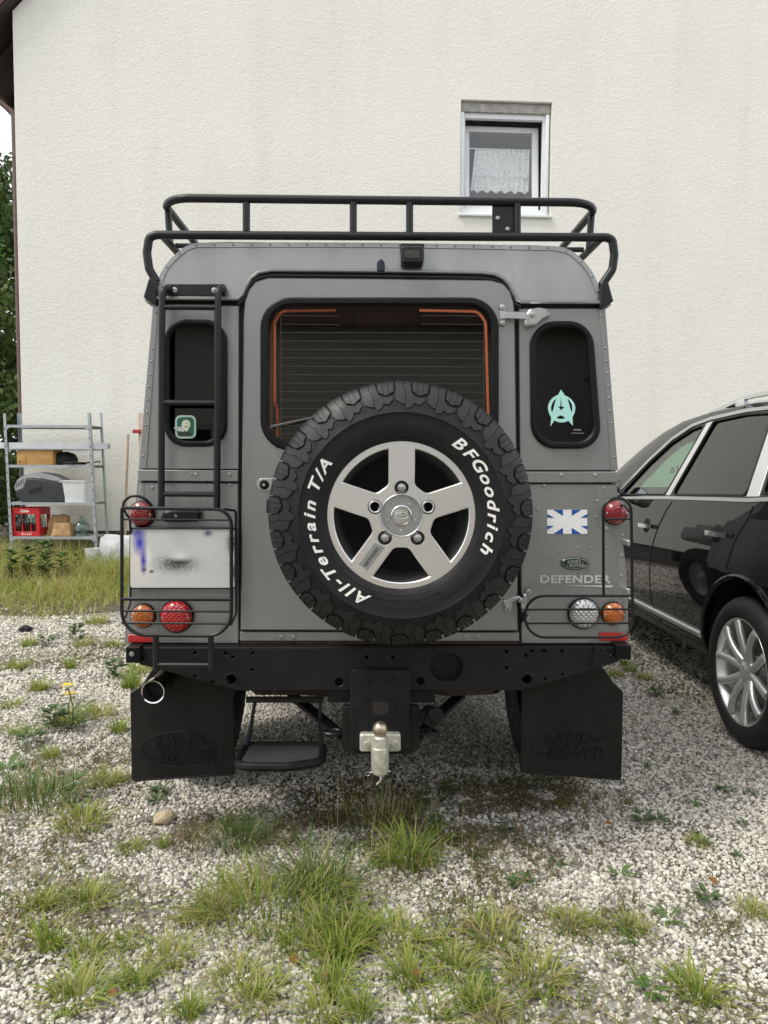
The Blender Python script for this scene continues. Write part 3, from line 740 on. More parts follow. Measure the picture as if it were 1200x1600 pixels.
# alloy wheel with five broad spokes
RIM_A = .112
rim = part('alloy_wheel', lathe([(.176, -.11), (.178, .02), (.186, .06), (.198, .088), (.2015, .098), (.2015, .070), (.204, .070), (.217, .095), (.2225, RIM_A - .008), (.2222, RIM_A - .003), (.2205, RIM_A - .003), (.206, RIM_A - .006), (.206, .090)], 72), 'alloy_dark', loc=SP)
hw = .0385
holes = []
for k in range(5):
    a1 = R(90 + 72 * k); a2 = R(90 + 72 * (k + 1)); mid = (a1 + a2) / 2
    def edge(a, sgn, r): return (math.cos(a) * r - math.sin(a) * sgn * hw, math.sin(a) * r + math.cos(a) * sgn * hw)
    ro = .2005; ri = .1
    t0 = a1 + math.asin((hw + .0005) / ro); t1 = a2 - math.asin((hw + .0005) / ro)
    outer = [(ro * math.cos(t0 + (t1 - t0) * j / 12), ro * math.sin(t0 + (t1 - t0) * j / 12)) for j in range(13)]
    x_ = hw / math.sin(R(36))
    inner_pt = (math.cos(mid) * x_, math.sin(mid) * x_)
    ia, ib = edge(a1, 1, .094), edge(a2, -1, .094)
    im = (math.cos(mid) * .0985, math.sin(mid) * .0985)
    poly = outer + [ib, (ib[0] * .5 + im[0] * .5 - (0), ib[1] * .5 + im[1] * .5), im, (ia[0] * .5 + im[0] * .5, ia[1] * .5 + im[1] * .5), ia]
    poly = outer + round_poly([outer[-1], edge(a2, -1, .090), edge(a1, 1, .090), outer[0]], [0, .022, .022, 0], 6)[1:-1]
    holes.append(poly)
NUT_R = .0825
nut_h = [circ(NUT_R * math.cos(R(90 + 72 * k)), NUT_R * math.sin(R(90 + 72 * k)), .0195, 24) for k in range(5)]
cen = circ(0, 0, .0735, 48)
# spokes and lip as one plate; the middle is a second, sunk plate
def star_hub(r1, r2):
    return circ(0, 0, r1, 48)
sp_ = obj('spokes', plate(circ(0, 0, .2212, 96), holes + [circ(0, 0, .0615, 40)] + nut_h, -RIM_A, .030, .0025), M['machined'], rim, smooth=30)
# groove scratched between lip and each window
obj('hub_face', plate(circ(0, 0, .0735, 48), [circ(0, 0, .030, 32)] + [circ(NUT_R * math.cos(R(90 + 72 * k)), NUT_R * math.sin(R(90 + 72 * k)), .0, 3) for k in range(0)], -RIM_A + .006, .02, .003), M['alloy'], rim)
obj('hub_ring', lathe([(.0600, RIM_A + .001), (.0625, RIM_A + .0028), (.0645, RIM_A + .001)], 64), M['alloy'], rim)
cap = obj('hub_cap', lathe([(0, RIM_A + .004), (.018, RIM_A + .0035), (.0255, RIM_A + .002), (.0275, RIM_A - .002), (.031, RIM_A - .004), (.031, RIM_A - .02)], 40), M['chrome'], rim)
obj('cap_oval', tube(ring_pts(0, 0, .0205, .0095, -RIM_A - .0037, 32), .0009, 6, closed=True), M['satin'], rim)
for k in range(5):
    a = R(90 + 72 * k); x, z = NUT_R * math.cos(a), NUT_R * math.sin(a)
    obj('nut_pocket', lathe([(.0192, RIM_A - .0005), (.0185, RIM_A - .004), (.0178, RIM_A - .03), (0, RIM_A - .03)], 24), M['alloy_dark'] if k not in (1, 4) else M['cabin'], rim, loc=(x, 0, z))
    if k in (1, 4):
        obj('stud_hole_rim', tube(ring_pts(0, 0, .0165, .0165, -RIM_A - .001, 28), .003, 6, closed=True), M['alloy'], rim, loc=(x, 0, z)); continue
    obj('wheel_nut', lathe([(0, RIM_A + .007), (.006, RIM_A + .0055), (.0065, RIM_A + .002), (.0105, RIM_A + .0005), (.0115, RIM_A - .004), (.0145, RIM_A - .006), (.015, RIM_A - .025)], 18), M['zinc'], rim, loc=(x, 0, z))
for k in range(5):
    a = R(54 + 72 * k)
    obj('hub_dimple', lathe([(0, .001), (.003, .002), (.0045, 0)], 12), M['satin'], rim, loc=(.044 * math.cos(a), -RIM_A + .0055, .044 * math.sin(a)))
a = R(234); rotm = (0, -(a + R(0)), 0)
obj('spoke_inlay', plate([(.112, -.0165), (.192, -.0165), (.192, .0165), (.105, .0165)], (), -RIM_A - .0008, .001, .0003), M['alloy'], rim, rot=(0, -a, 0))
obj('spoke_lettering', text('DEFENDER', .0135, .0005, .0004, 0, 1.05), M['alloy_dark'], rim, loc=(.152 * math.cos(a), -RIM_A - .0016, .152 * math.sin(a)), rot=(0, -a, 0))
obj('wheel_back', lathe([(.178, -.02), (.10, -.03), (.06, -.01), (0, -.01)], 40), M['cabin'], rim)
part('spare_carrier', join([tube([(su, -.11, sw), (su, -.005, sw)], .06, 20), box(su - .13, su + .13, -.03, -.008, sw - .09, sw + .09, .01)]), 'black_frame')

# ------------------------------------------------------------------ ladder, lamp guards
LV = -.060
lad = part('ladder_rail', tube(fillet([K3(266, 452, -.012), K3(254, 451, LV), K3(252.5, 520, LV), K3(252, 797, LV)], .025), .0112, 12), 'black_coat')
part('ladder_rail', tube(fillet([K3(349, 452, -.012), K3(341, 451, LV), K3(340, 520, LV), K3(339, 797, LV)], .025), .0112, 12), 'black_coat')
for y in (480, 629, 772): part('ladder_rung', tube([K3(252, y, LV), K3(340, y + .5, LV)], .0088, 10), 'black_coat')
part('ladder_bracket', plate(RRp(258, 444, 352, 463, 3, -.01), (), -.012, .01, .002), 'black_coat')
rivets([(273, 453.5), (335, 454)], -.012, 1.5, sc_m)
GV = -.10
def bar(name, pts, r, rad=.0, v=GV, **k):
    p = [K3(x, y, (q_[0] if q_ else v)) for x, y, *q_ in pts]
    return part(name, tube(fillet(p, rad) if rad else p, r, 8, **k), 'black_coat')
fr_px = [(190.5, 850), (190.5, 793.5), (240, 794), (361.5, 796), (361.5, 850), (361.5, 994), (280, 993.5), (190.5, 992), (190.5, 900)]
p = [K3(x, y, GV) for x, y in fr_px]
rp = round_poly([(p[1][0], p[1][2]), (p[3][0], p[3][2]), (p[5][0], p[5][2]), (p[7][0], p[7][2])], [.006, .05, .075, .075], 7)
part('lamp_guard', tube([(u, GV, w) for u, w in rp], .0058, 8, closed=True), 'black_coat')
for y, r_ in ((812, .0032), (936, .0062), (955, .0036), (974, .0036)):
    bar('guard_bar', [(190.5, y - .4), (361.5, y + .6)], r_)
bar('guard_stay', [(350, 795.5), (368.5, 798, -.03), (369, 958, -.03), (361, 976)], .0042, .012)
bar('guard_stay', [(192, 796), (193, 784), (203, 776), (215, 774.5), (228, 780), (236, 789, -.06), (241, 803, -.008)], .0045, .02)
bar('guard_stay', [(193, 796), (203, 812, -.05), (205, 840, -.02), (204, 940, -.02), (193, 972)], .004, .01)
for x in (243.5, 329.5): bar('step_upright', [(x, 992), (x, 1048)], .0095)
bar('step_rung', [(243, 1039), (330, 1039.5)], .0078)
# right guard
q_ = Kl([(820.5, 931), (988.5, 931), (988.5, 996), (820.5, 996)], GV)
rp = round_poly(q_, [.062, .006, .055, .085], 8)
part('lamp_guard', tube([(u, GV, w) for u, w in rp], .0045, 8, closed=True), 'black_coat')
for y in (952.5, 974): bar('guard_bar', [(821.5, y), (988.5, y - .5)], .0034)
arc_pts = [(943, 929), (942.5, 805)] + [(964.5 - 22 * math.cos(R(d)), 799 - 21 * math.sin(R(d))) for d in range(15, 180, 15)] + [(986.5, 805), (988, 935)]
bar('guard_hoop', arc_pts, .0046)
bar('guard_bar', [(942.5, 811.5), (986.5, 811)], .0030)
bar('guard_stay', [(988, 938), (984, 945, -.03), (983, 965, -.03), (988, 972)], .004)
bar('guard_stay', [(822, 962), (818, 958, -.03), (816, 970, -.004)], .006)
bar('guard_stay', [(986, 800), (975, 790, -.04), (960, 783, -.006)], .0042, .01)
for x, y in ((980, 848), (979, 923)):
    part('guard_clip', plate(RRp(x - 3, y - 4, x + 3, y + 4, 1, -.03), (), -.05, .05, .002), 'satin')
rivets([(825, 967)], -.012, 1.4, sc_m)

# ------------------------------------------------------------------ roof rack
RW = K(600, 313)[1]; LWk = K(600, 370)[1]
RV0, RV1 = 0.0, 2.6
uL, uR = K(249, 318)[0], K(938.5, 321)[0]
plan = round_poly([(uL, RV0), (uR, RV0), (uR, RV1), (uL, RV1)], .10, 8)
part('rack_top_rail', tube([(u, v, RW) for u, v in plan], .0135, 12, closed=True), 'black_coat')
lo = [(245, 441), (233, 420), (229.5, 395), (233, 371), (244, 367)]
hi = [(948, 371), (957, 375), (960, 398), (957, 421), (940, 446)]
def hoop(v, m=1.0):
    a = [K(x, y) for x, y in lo]; b = [K(x, y) for x, y in hi]
    return [(u, v, w) for u, w in a + b]
part('rack_hoop', tube(fillet(hoop(0.0), .035, 6), .0138, 12), 'black_coat')
for v in (.75, 1.5, 2.2): part('rack_hoop', tube(fillet(hoop(v), .035, 6), .012, 10), 'black_coat')
for s, x in ((0, 252), (1, 938)):
    u = K(x, 370)[0]; part('rack_side_rail', tube([(u, .0, LWk), (u, RV1, LWk)], .0125, 10), 'black_coat')
    ut = uL if s == 0 else uR
    for v in (.10, .55, 1.1, 1.65, 2.2): part('rack_post', tube([(ut + (.006 if s == 0 else -.006), v, LWk), (ut, v, RW)], .0115, 10), 'black_coat')
    gx, gy = (241, 452) if s == 0 else (942, 458)
    for v in (.0, .75, 1.5):
        c = K(gx, gy)
        part('gutter_clamp', plate(round_poly([(c[0] + (-.012 if s == 0 else -.014), c[1] - .055), (c[0] + (.018 if s == 0 else .03), c[1] - .03), (c[0] + .012, c[1] + .03), (c[0] - .012, c[1] + .03)] if s else
             [(c[0] - .03, c[1] - .03), (c[0] + .012, c[1] - .055), (c[0] + .012, c[1] + .03), (c[0] - .012, c[1] + .03)], .004, 3), (), v - .02, .04, .003), 'black_coat')
for x in (385, 552, 640, 808): part('rack_post', tube([K3(x, 317, 0), K3(x, 370, 0)], .0122, 12), 'black_coat')
pm = part('rack_plate', plate(RRp(769.5, 318, 806, 368, 1, .0), (), .002, .005, .001), 'black_coat')
dup(sc_m, pm, K3(777.5, 341, .001), scale=(1.1,) * 3); dup(sc_m, pm, K3(793, 358, .001), scale=(1.1,) * 3)
for i in range(9):
    v = .12 + i * .25; part('rack_slat', tube([(uL + .02, v, LWk), (uR - .02, v, LWk)], .0085, 8), 'black_coat')

# ------------------------------------------------------------------ chassis: crossmember, buffers, flaps, hitch
holes_c = [circ(*K(364.5, 1058), .0175), circ(*K(530.5, 1062), .013), circ(*K(656, 1061), .013), circ(*K(820.5, 1057), .0175),
           round_poly(Kl([(671, 1018), (721.5, 1018), (721.5, 1060), (671, 1060)]), .043, 8)]
for x, y in [(308, 1017), (355, 1018), (397, 1017), (366, 1024), (308, 1053), (335, 1062), (396, 1043), (573, 1024), (613.5, 1024), (573, 1043), (789, 1015.5), (829, 1014), (847, 1014), (874.5, 1014), (819, 1021), (789, 1040), (875, 1050), (849, 1057), (228, 1026), (942, 1014), (952, 1021)]:
    holes_c.append(circ(*K(x, y), .0052, 10))
cmx = [(222, 1008), (963, 1008), (963, 1030), (952, 1034), (812, 1075), (375, 1075.5), (236, 1038), (222, 1035)]
xm = part('crossmember', plate(round_poly(Kl(cmx), .006, 3), holes_c, -.030, .02, .003), 'black_frame')
part('hole_shade_sheet', plate(Kl([(236, 1010), (950, 1010), (944, 1026), (808, 1068), (380, 1068), (246, 1030)]), (), .03, .04, 0), 'seal')  # black sheet standing in for the shade inside the crossmember's holes
part('crossmember_top', box(K(222, 1008)[0], K(963, 1008)[0], -.028, .09, K(591, 1010)[1], K(591, 1008)[1] + .002), 'black_frame')
for x in (364.5, 820.5): part('hole_collar', tube(ring_pts(*K(x, 1057.7), .0205, .0205, -.031, 28), .0035, 6, closed=True), 'black_frame')
for x, y in ((931, 1014.5), (928, 1033)): part('frame_bolt', lathe([(0, .012), (.008, .012), (.009, .004), (.014, .003), (.0145, 0)], 12), 'black_frame', loc=K3(x, y, -.03))
def buffer(x0, x1, y0, y1, s):
    b_ = part('rubber_buffer', plate(RRp(x0, y0, x1, y1, 2, -.05), (), -.055, .06, .003), 'rubber')
    for i in range(4):
        yy = y0 + 3 + i * (y1 - y0 - 4) / 3.6
        obj('buffer_rib', tube([K3(x0 + 3, yy + 5, -.056), K3((x0 + x1) / 2 + 1, yy, -.056), K3(x1 - 2, yy + 5, -.056)], .0028, 4), M['rubber'], b_)
    return b_
b_ = buffer(197, 219.5, 1010, 1035.5, 0); dup(sc_m, b_, K3(206, 1022, -.058), scale=(1.3,) * 3)
buffer(962.5, 985.5, 1007.5, 1030, 1)
FV = .10
def flap(px, name='mud_flap'):
    return part(name, plate(round_poly(Kl(px, FV), .012, 4), (), FV, .009, .003), 'flap')
f1 = flap([(203, 1083), (221, 1072), (240, 1042), (372, 1060), (365.5, 1090), (366.5, 1212), (205.5, 1222)])
f2 = flap([(815, 1075), (806, 1060), (940, 1040), (959, 1067), (974, 1081), (971.5, 1220.5), (813, 1207)])
for f_, cx_, cy_, rx in ((f1, 285.5, 1171, .142), (f2, 893, 1167, .142)):
    u, w = K(cx_, cy_, FV)
    obj('embossed_oval', tube(ring_pts(u, w, rx, .064, FV, 56), .0024, 6, closed=True), M['rubber'], f_)
    obj('embossed_lettering', join([text('LAND', .058, .003, .002, .2, 1.1), xf(join([text('ROVER', .058, .003, .002, .2, 1.1)]), Matrix.Translation((.028, 0, -.052)))]), M['rubber'], f_, loc=(u - .012, FV - .001, w + .026))
    obj('embossed_dash', plate([(.075, .026), (.118, .032), (.095, .018)], (), -.003, .004, 0), M['rubber'], f_, loc=(u, FV, w)); obj('embossed_dash', plate([(-.122, -.026), (-.078, -.020), (-.10, -.036)], (), -.003, .004, 0), M['rubber'], f_, loc=(u, FV, w))
    bb = K(cx_ - 79, 1216, FV), K(cx_ + 79, 1216, FV)
part('flap_rim', tube([K3(207, 1219, FV - .001), K3(365, 1209.5, FV - .001)], .003, 6), 'rubber')
part('flap_rim', tube([K3(814, 1204, FV - .001), K3(970, 1217, FV - .001)], .003, 6), 'rubber')
# exhaust
eu, ew = K(242, 1078, -.03)
part('exhaust_pipe', tube([(eu, -.03, ew), (eu, .1, ew + .004), (eu + .02, .5, ew + .03), (eu + .1, .75, ew + .05)], .0345, 20, caps=False), mat('heat_stained_steel', (.20, .15, .09), .34, .9, col2=(.09, .07, .055), vscale=12))
part('exhaust_tip', lathe([(.0345, -.02), (.0385, -.02), (.0395, .02), (.0385, .024), (.0345, .022), (.0335, -.02)], 32), 'chrome', loc=(eu, -.03, ew))
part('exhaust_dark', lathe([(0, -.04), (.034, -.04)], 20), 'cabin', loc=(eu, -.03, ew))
# folding step
sl, srt, syy = K(372, 1182, -.06), K(503, 1182, -.06), 0
z_s = K(437, 1186, -.06)[1]
sp_pl = round_poly([(sl[0] + .01, .055), (srt[0] - .002, .055), (srt[0], -.085), (srt[0] - .10, -.125), (sl[0], -.125)], [.03, .03, .05, .05, .05], 5)
stp = part('fold_step', tube([(u, v, z_s) for u, v in sp_pl], .0145, 10, closed=True), 'rubber')
spv = mesh([(u, v, z_s + .006) for u, v in sp_pl] + [(u, v, z_s - .006) for u, v in sp_pl], [tuple(range(len(sp_pl)))] + [tuple(range(2 * len(sp_pl) - 1, len(sp_pl) - 1, -1))])
obj('step_tread', spv, mat('step_tread', (.03, .032, .035), .7, bump=.5, bscale=150, var=.2), stp)
part('step_arm', tube([K3(398, 1098, .05), K3(393, 1130, .05), K3(384, 1172, .04)], [.006, .007, .012], 8), 'black_coat')
part('step_arm', tube([K3(500, 1098, .05), K3(500, 1130, .05), K3(502, 1172, .04)], [.006, .007, .012], 8), 'black_coat')
part('step_bracket', tube([K3(385, 1093, .06), K3(505, 1093, .06)], .011, 8), 'under')
# hitch
part('hitch_arm', plate(RRp(512, 1075, 680, 1097, 2), (), -.005, .06, .002), 'black_frame')
part('hitch_lower_plate', plate(round_poly(Kl([(535, 1100), (655, 1100), (655, 1165), (640, 1173), (552, 1173), (535, 1165)]), .01), (), -.03, .03, .002), 'black_frame')
hp = part('hitch_plate', plate(RRp(547, 1046, 641, 1173, 8, -.05), (), -.052, .022, .004), 'black_frame')
hb_ = part('hitch_bolt', lathe([(0, .011), (.0075, .011), (.0095, .008), (.0098, .003), (.0135, .002), (.014, 0)], 6), 'black_frame', loc=K3(573, 1063, -.052))
for x, y, s in [(615.5, 1063, 1), (572, 1091, .8), (615, 1091, .8), (572, 1110, .8), (615, 1110, .8), (572, 1133, .7), (616, 1133, .7), (553, 1107, .5), (634, 1107, .5), (553, 1126, .5), (634, 1126, .5)]:
    dup(hb_, CAR, K3(x, y, -.052), scale=(s, s, s))
part('rust_patch', plate(round_poly(Kl([(580, 1100), (592, 1096), (606, 1099), (608, 1110), (600, 1118), (586, 1117)], -.052), .01), (), -.0525, .001, 0), mat('worn_patch', (.022, .018, .017), .7, var=.6, vscale=60))
tb = part('tow_flange', plate(RRp(562, 1147, 626, 1174.5, 4, -.075), (), -.078, .026, .004), 'galv')
for x in (572.5, 617): obj('flange_bolt', lathe([(0, .010), (.0095, .010), (.0105, .007), (.0105, 0)], 6), M['galv'], tb, loc=K3(x, 1163, -.078))
tu, tw = K(594, 1139, -.13)
zb_ = K(594, 1207, -.13)[1]; zf = K(594, 1168, -.13)[1]; zn = K(594, 1152, -.13)[1]
ball = lathe_z([(0, tw + .025)] + [(.025 * math.cos(R(a)), tw + .025 * math.sin(R(a))) for a in range(75, -55, -15)] + [(.0145, tw - .026), (.0145, zn)], 28)
part('tow_ball', ball, 'steel_ball', loc=(tu, -.13, 0))
part('tow_neck', lathe_z([(0, zn), (.018, zn + .006), (.0225, zn), (.023, zf + .004), (.028, zf), (.0285, zf - .006), (.0285, zb_ + .01), (.025, zb_), (0, zb_)], 28), 'galv', loc=(tu, -.13, 0))
part('tow_shank', box(tu - .026, tu + .026, -.13, -.06, zf - .03, zf + .012, .006), 'galv')
part('tow_pin', join([tube([(tu - .035, -.14, zb_ + .004), (tu + .035, -.14, zb_ + .008)], .003, 8), tube(fillet([(tu, -.13, zb_), (tu + .004, -.14, zb_ - .02), (tu - .01, -.14, zb_ - .035)], .01), .0035, 8)]), 'zinc')
part('tow_pin_ring', tube([(tu - .04 + .008 * math.cos(t), -.145, zb_ + .002 + .006 * math.sin(t)) for t in [k * .628 for k in range(10)]], .0012, 5, closed=True), 'zinc')
part('trailer_socket', join([lathe([(0, .06), (.022, .06), (.024, .05), (.024, .0), (.03, -.01)], 24), box(-.035, -.01, -.04, .0, -.02, .02, .004)]), 'rubber', loc=K3(672, 1116, -.04))
part('socket_cap', lathe([(0, .009), (.024, .007), (.027, 0), (0, 0)], 24), 'rubber', loc=K3(681, 1117, -.10), rot=(0, 0, R(25)))
for x in (520, 668):
    u, v, w = K3(x, 1144, -.01)
    part('tow_eye', tube([(u + .032 * math.cos(t), -.01 + .022 * math.sin(t), w) for t in [k * math.pi / 12 for k in range(24)]], .0065, 8, closed=True), 'black_coat')
# braces, tank and axle under the floor
part('tow_brace', tube([K3(455, 1085, .15), K3(535, 1150, .0)], .02, 6, flat=(.006, .022)), 'black_frame')
part('tow_brace', tube([K3(720, 1085, .15), K3(652, 1150, .0)], .02, 6, flat=(.006, .022)), 'black_frame')
for s in (-1, 1):
    part('chassis_rail', box(UC + s * .42 - .045, UC + s * .42 + .045, .06, 3.5, .60, .72, .006), 'under')
    part('trailing_arm', tube([(UC + s * .45, .75, .36), (UC + s * .40, 1.6, .50)], .025, 8), 'under')
    part('coil_spring', tube([(UC + s * .47 + .06 * math.cos(t), .75 + .06 * math.sin(t), .45 + t * .0055) for t in [k * .5 for k in range(80)]], .009, 6), 'under')
    part('shock_absorber', tube([(UC + s * .50, .62, .36), (UC + s * .44, .50, .68)], .026, 8), 'under')
    part('jacking_tube', tube([K3(364 if s < 0 else 821, 1058, -.02), K3(364 if s < 0 else 821, 1058, .2)], .016, 10, caps=False), 'under')
part('rear_axle', join([tube([(UC - .62, .75, .39), (UC - .2, .75, .39), (UC - .1, .75, .39), (UC + .1, .75, .39), (UC + .2, .75, .39), (UC + .62, .75, .39)], [.045, .05, .13, .13, .05, .045], 16)]), 'under')
part('prop_shaft', tube([(UC, .85, .42), (UC, 2.0, .56)], .03, 10), 'under')
part('gearbox', box(UC - .22, UC + .22, 1.7, 2.6, .45, .78, .06), 'under')
part('fuel_tank', box(UC - .30, UC + .34, .14, .48, .52, .70, .04), 'under')
part('tank_guard', plate(round_poly(Kl([(385, 1072), (530, 1072), (525, 1090), (480, 1086), (400, 1086)], .13), .01), (), .13, .02, 0), 'rust')
part('tank_guard', plate(round_poly(Kl([(655, 1072), (775, 1072), (770, 1085), (700, 1088), (660, 1082)], .13), .01), (), .13, .02, 0), 'rust')
part('cabin_floor', box(UC - .78, UC + .78, .06, 3.4, .73, .76), 'under')
for s in (-1, 1): part('inner_wing', box(UC + s * .80 - .02, UC + s * .80 + .0, .03, 1.3, .70, .95), 'under')
part('front_axle', tube([(UC - .62, 3.54, .39), (UC + .62, 3.54, .39)], .05, 12), 'under')
rt_prof = [(.20, .09), (.25, .125), (.30, .130), (.35, .118), (.385, .10), (.400, .07), (.4015, 0)]
rt = lathe(rt_prof + [(r, -a) for r, a in rt_prof[::-1][1:]], 48)
rt.transform(Matrix.Rotation(R(90), 4, 'Z'))
hubm = lathe([(.205, .06), (.205, .085), (.19, .07), (.10, .05), (.05, .08), (0, .08)], 32); hubm.transform(Matrix.Rotation(R(90), 4, 'Z'))
first = None
for s in (-1, 1):
    for v in (.75, 3.54):
        w_ = part('road_wheel', rt, 'tyre', loc=(UC + s * .745, v, .40)) if first is None else dup(first, CAR, (UC + s * .745, v, .40))
        first = first or w_
        obj('wheel_disc', hubm, M['alloy'], w_, rot=(0, 0, 0 if s > 0 else math.pi))
# ------------------------------------------------------------------ the dark car parked alongside
M['suv_paint'] = mat('black_car_paint', (.006, .0065, .0075), .4, .0, coat=1.0, coat_r=.015, var=.2, vscale=3, spec=.0)
M['suv_sill'] = mat('dark_grey_sill', (.05, .05, .048), .38, .2, var=.2, vscale=6)
M['suv_glass'] = glass('car_glass', (.62, .74, .66), ior=1.6)
M['suv_dark_glass'] = glass('car_privacy_glass', (.10, .10, .095), ior=1.75)
M['suv_tyre'] = mat('road_tyre', (.016, .016, .017), .6, var=.3, vscale=16, spec=.3)
M['suv_alloy'] = mat('silver_alloy', (.64, .64, .63), .32, .75, var=.08, vscale=12)
M['suv_trim'] = mat('bright_trim', (.66, .67, .67), .28, .35, var=.05, vscale=10)
CX, AX_R = 2.635, 3.41
SUV = empty('estate_car', (CX, 0, 0), 0, 'glossy black tall estate car with silver ten-spoke wheels and chrome window strips', 'car')
def sp(name, me, m, parent=None, **k): return obj(name, me, M[m] if isinstance(m, str) else m, parent or SUV, **k)
def lerp_tab(tab, x):
    if x <= tab[0][0]: return tab[0][1]
    for (a, fa), (b, fb) in zip(tab, tab[1:]):
        if x <= b:
            t = (x - a) / (b - a); return fa + (fb - fa) * t
    return tab[-1][1]
ROOF = [(2.43, .80), (2.46, .95), (2.55, 1.22), (2.70, 1.50), (2.85, 1.585), (3.1, 1.64), (3.5, 1.68), (4.0, 1.695), (4.4, 1.69), (4.8, 1.66), (5.1, 1.60), (5.4, 1.50), (5.7, 1.37), (6.0, 1.21), (6.2, 1.12), (6.6, 1.06), (6.9, .99), (7.1, .88), (7.19, .74)]
HW = [(2.43, .80), (2.50, .87), (2.65, .925), (2.9, .955), (3.3, .965), (6.3, .965), (6.7, .94), (6.95, .88), (7.1, .78), (7.19, .66)]
BELT = [(2.43, 1.16), (3.0, 1.16), (3.45, 1.15), (4.44, 1.125), (5.29, 1.09), (6.0, 1.06), (6.6, 1.0), (7.2, .9)]
def belt(y): return min(lerp_tab(BELT, y), lerp_tab(ROOF, y) - .03)
TUM = .42
LOW = [(.30, .115), (.36, .05), (.44, .022), (.56, .006), (.70, .0), (.84, .003), (.95, .012)]    # z, inset from the half width
def side_x(y, z):
    hw, b = lerp_tab(HW, y), belt(y)
    if z >= b: return hw - .040 - TUM * (z - b)
    t = [(zz, i) for zz, i in LOW if zz < b - .04] + [(b, .040)]
    return hw - lerp_tab(t, z)
def section(y, shrink=0.0):
    hw, b, rf = lerp_tab(HW, y), belt(y), lerp_tab(ROOF, y)
    pts = [(0, .27), (hw - .18, .27)]
    for z, i in LOW:
        zz = min(z, b - .02 * (len(LOW) - LOW.index((z, i)))); pts.append((hw - i, zz))
    pts.append((hw - .040, b))
    ze = max(b + .006, rf - .085); h = ze - b
    for t in (.33, .66, 1.0): pts.append((hw - .040 - TUM * h * t, b + h * t))
    xe = pts[-1][0]
    for fx, fz in ((.955, .45), (.86, .74), (.6, .93), (.3, .99), (0, 1.0)): pts.append((xe * fx, ze + (rf - ze) * fz))
    if shrink: pts = [(x * (1 - shrink / .95), .40 + (z - .40) * (1 - shrink / .7) if z > .4 else .40 - 0 * z) for x, z in pts]
    return pts
def loft(ys, shrink=0.0):
    verts, faces = [], []
    rings = []
    for y in ys:
        h = section(y, shrink); rng = h + [(-x, z) for x, z in h[-2:0:-1]]
        rings.append(len(rng)); verts += [(x, y, z) for x, z in rng]
    n = rings[0]
    for i in range(len(ys) - 1):
        for k in range(n):
            j = (k + 1) % n; faces.append((i * n + k, i * n + j, (i + 1) * n + j, (i + 1) * n + k))
    faces.append(tuple(range(n))); faces.append(tuple((len(ys) - 1) * n + k for k in range(n - 1, -1, -1)))
    bm = bmesh.new(); bm.from_mesh(mesh(verts, faces)); bmesh.ops.recalc_face_normals(bm, faces=bm.faces[:])
    return bm
def temp(me):
    if isinstance(me, bmesh.types.BMesh): b = me; me = bpy.data.meshes.new('t'); b.to_mesh(me); b.free()
    o = bpy.data.objects.new('t', me); COL.objects.link(o); return o
def boolean(base, cutters):
    o = temp(base); cs = [temp(c) for c in cutters]
    for c in cs:
        md = o.modifiers.new('b', 'BOOLEAN'); md.operation = 'DIFFERENCE'; md.solver = 'EXACT'; md.object = c
    bpy.context.view_layer.update()
    me = bpy.data.meshes.new_from_object(o.evaluated_get(bpy.context.evaluated_depsgraph_get()))
    for x in cs + [o]: bpy.data.objects.remove(x)
    return me
def prism_x(poly, x0=-1.3, x1=1.3):           # poly in (y, z) run across the car
    n = len(poly); vs_ = [(x0, y, z) for y, z in poly] + [(x1, y, z) for y, z in poly]
    fs = [tuple(range(n - 1, -1, -1)), tuple(range(n, 2 * n))] + [(i, (i + 1) % n, n + (i + 1) % n, n + i) for i in range(n)]
    bm = bmesh.new(); bm.from_mesh(mesh(vs_, fs)); bmesh.ops.recalc_face_normals(bm, faces=bm.faces[:]); return bm
def prism_y(poly, y0, y1):                    # poly in (x, z) run along the car
    n = len(poly); vs_ = [(x, y0, z) for x, z in poly] + [(x, y1, z) for x, z in poly]
    fs = [tuple(range(n - 1, -1, -1)), tuple(range(n, 2 * n))] + [(i, (i + 1) % n, n + (i + 1) % n, n + i) for i in range(n)]
    bm = bmesh.new(); bm.from_mesh(mesh(vs_, fs)); bmesh.ops.recalc_face_normals(bm, faces=bm.faces[:]); return bm
Wf = [(4.50, 1.150), (5.33, 1.118), (5.30, 1.155), (5.05, 1.335), (4.80, 1.470), (4.55, 1.545), (4.36, 1.570)]
Wr = [(3.50, 1.180), (4.40, 1.152), (4.26, 1.578), (3.90, 1.592), (3.60, 1.580)]
Wq = [(2.85, 1.24), (3.36, 1.19), (3.46, 1.575), (3.25, 1.565), (2.95, 1.50)]
wins = [round_poly(w, .03, 3) for w in (Wf, Wr, Wq)]
ys = sorted(set([round(2.43 + i * .1, 3) for i in range(48)] + [a for a, _ in ROOF] + [a for a, _ in HW]))
ys = [y for i, y in enumerate(ys) if i == 0 or y - ys[i - 1] > .012]
yi = [y for y in ys if 2.75 < y < 6.05]
arch = lambda y0: prism_x([(y0 + .435 * math.cos(R(a)), .36 + .435 * math.sin(R(a))) for a in range(0, 360, 10)])
cut = [loft(yi, .05)] + [prism_x(w) for w in wins] + [arch(AX_R), arch(AX_R + 2.855)]
cut += [prism_y(round_poly([(-.66, 1.16), (.66, 1.16), (.53, 1.585), (-.53, 1.585)], .05, 3), 5.05, 6.6), prism_y(round_poly([(-.60, 1.25), (.60, 1.25), (.53, 1.54), (-.53, 1.54)], .05, 3), 2.3, 2.95)]
body = sp('body', boolean(loft(ys), cut), 'suv_paint', smooth=28)
sp('cabin_floor', box(-.80, .80, 2.8, 6.0, .42, .46), 'cabin_grey')
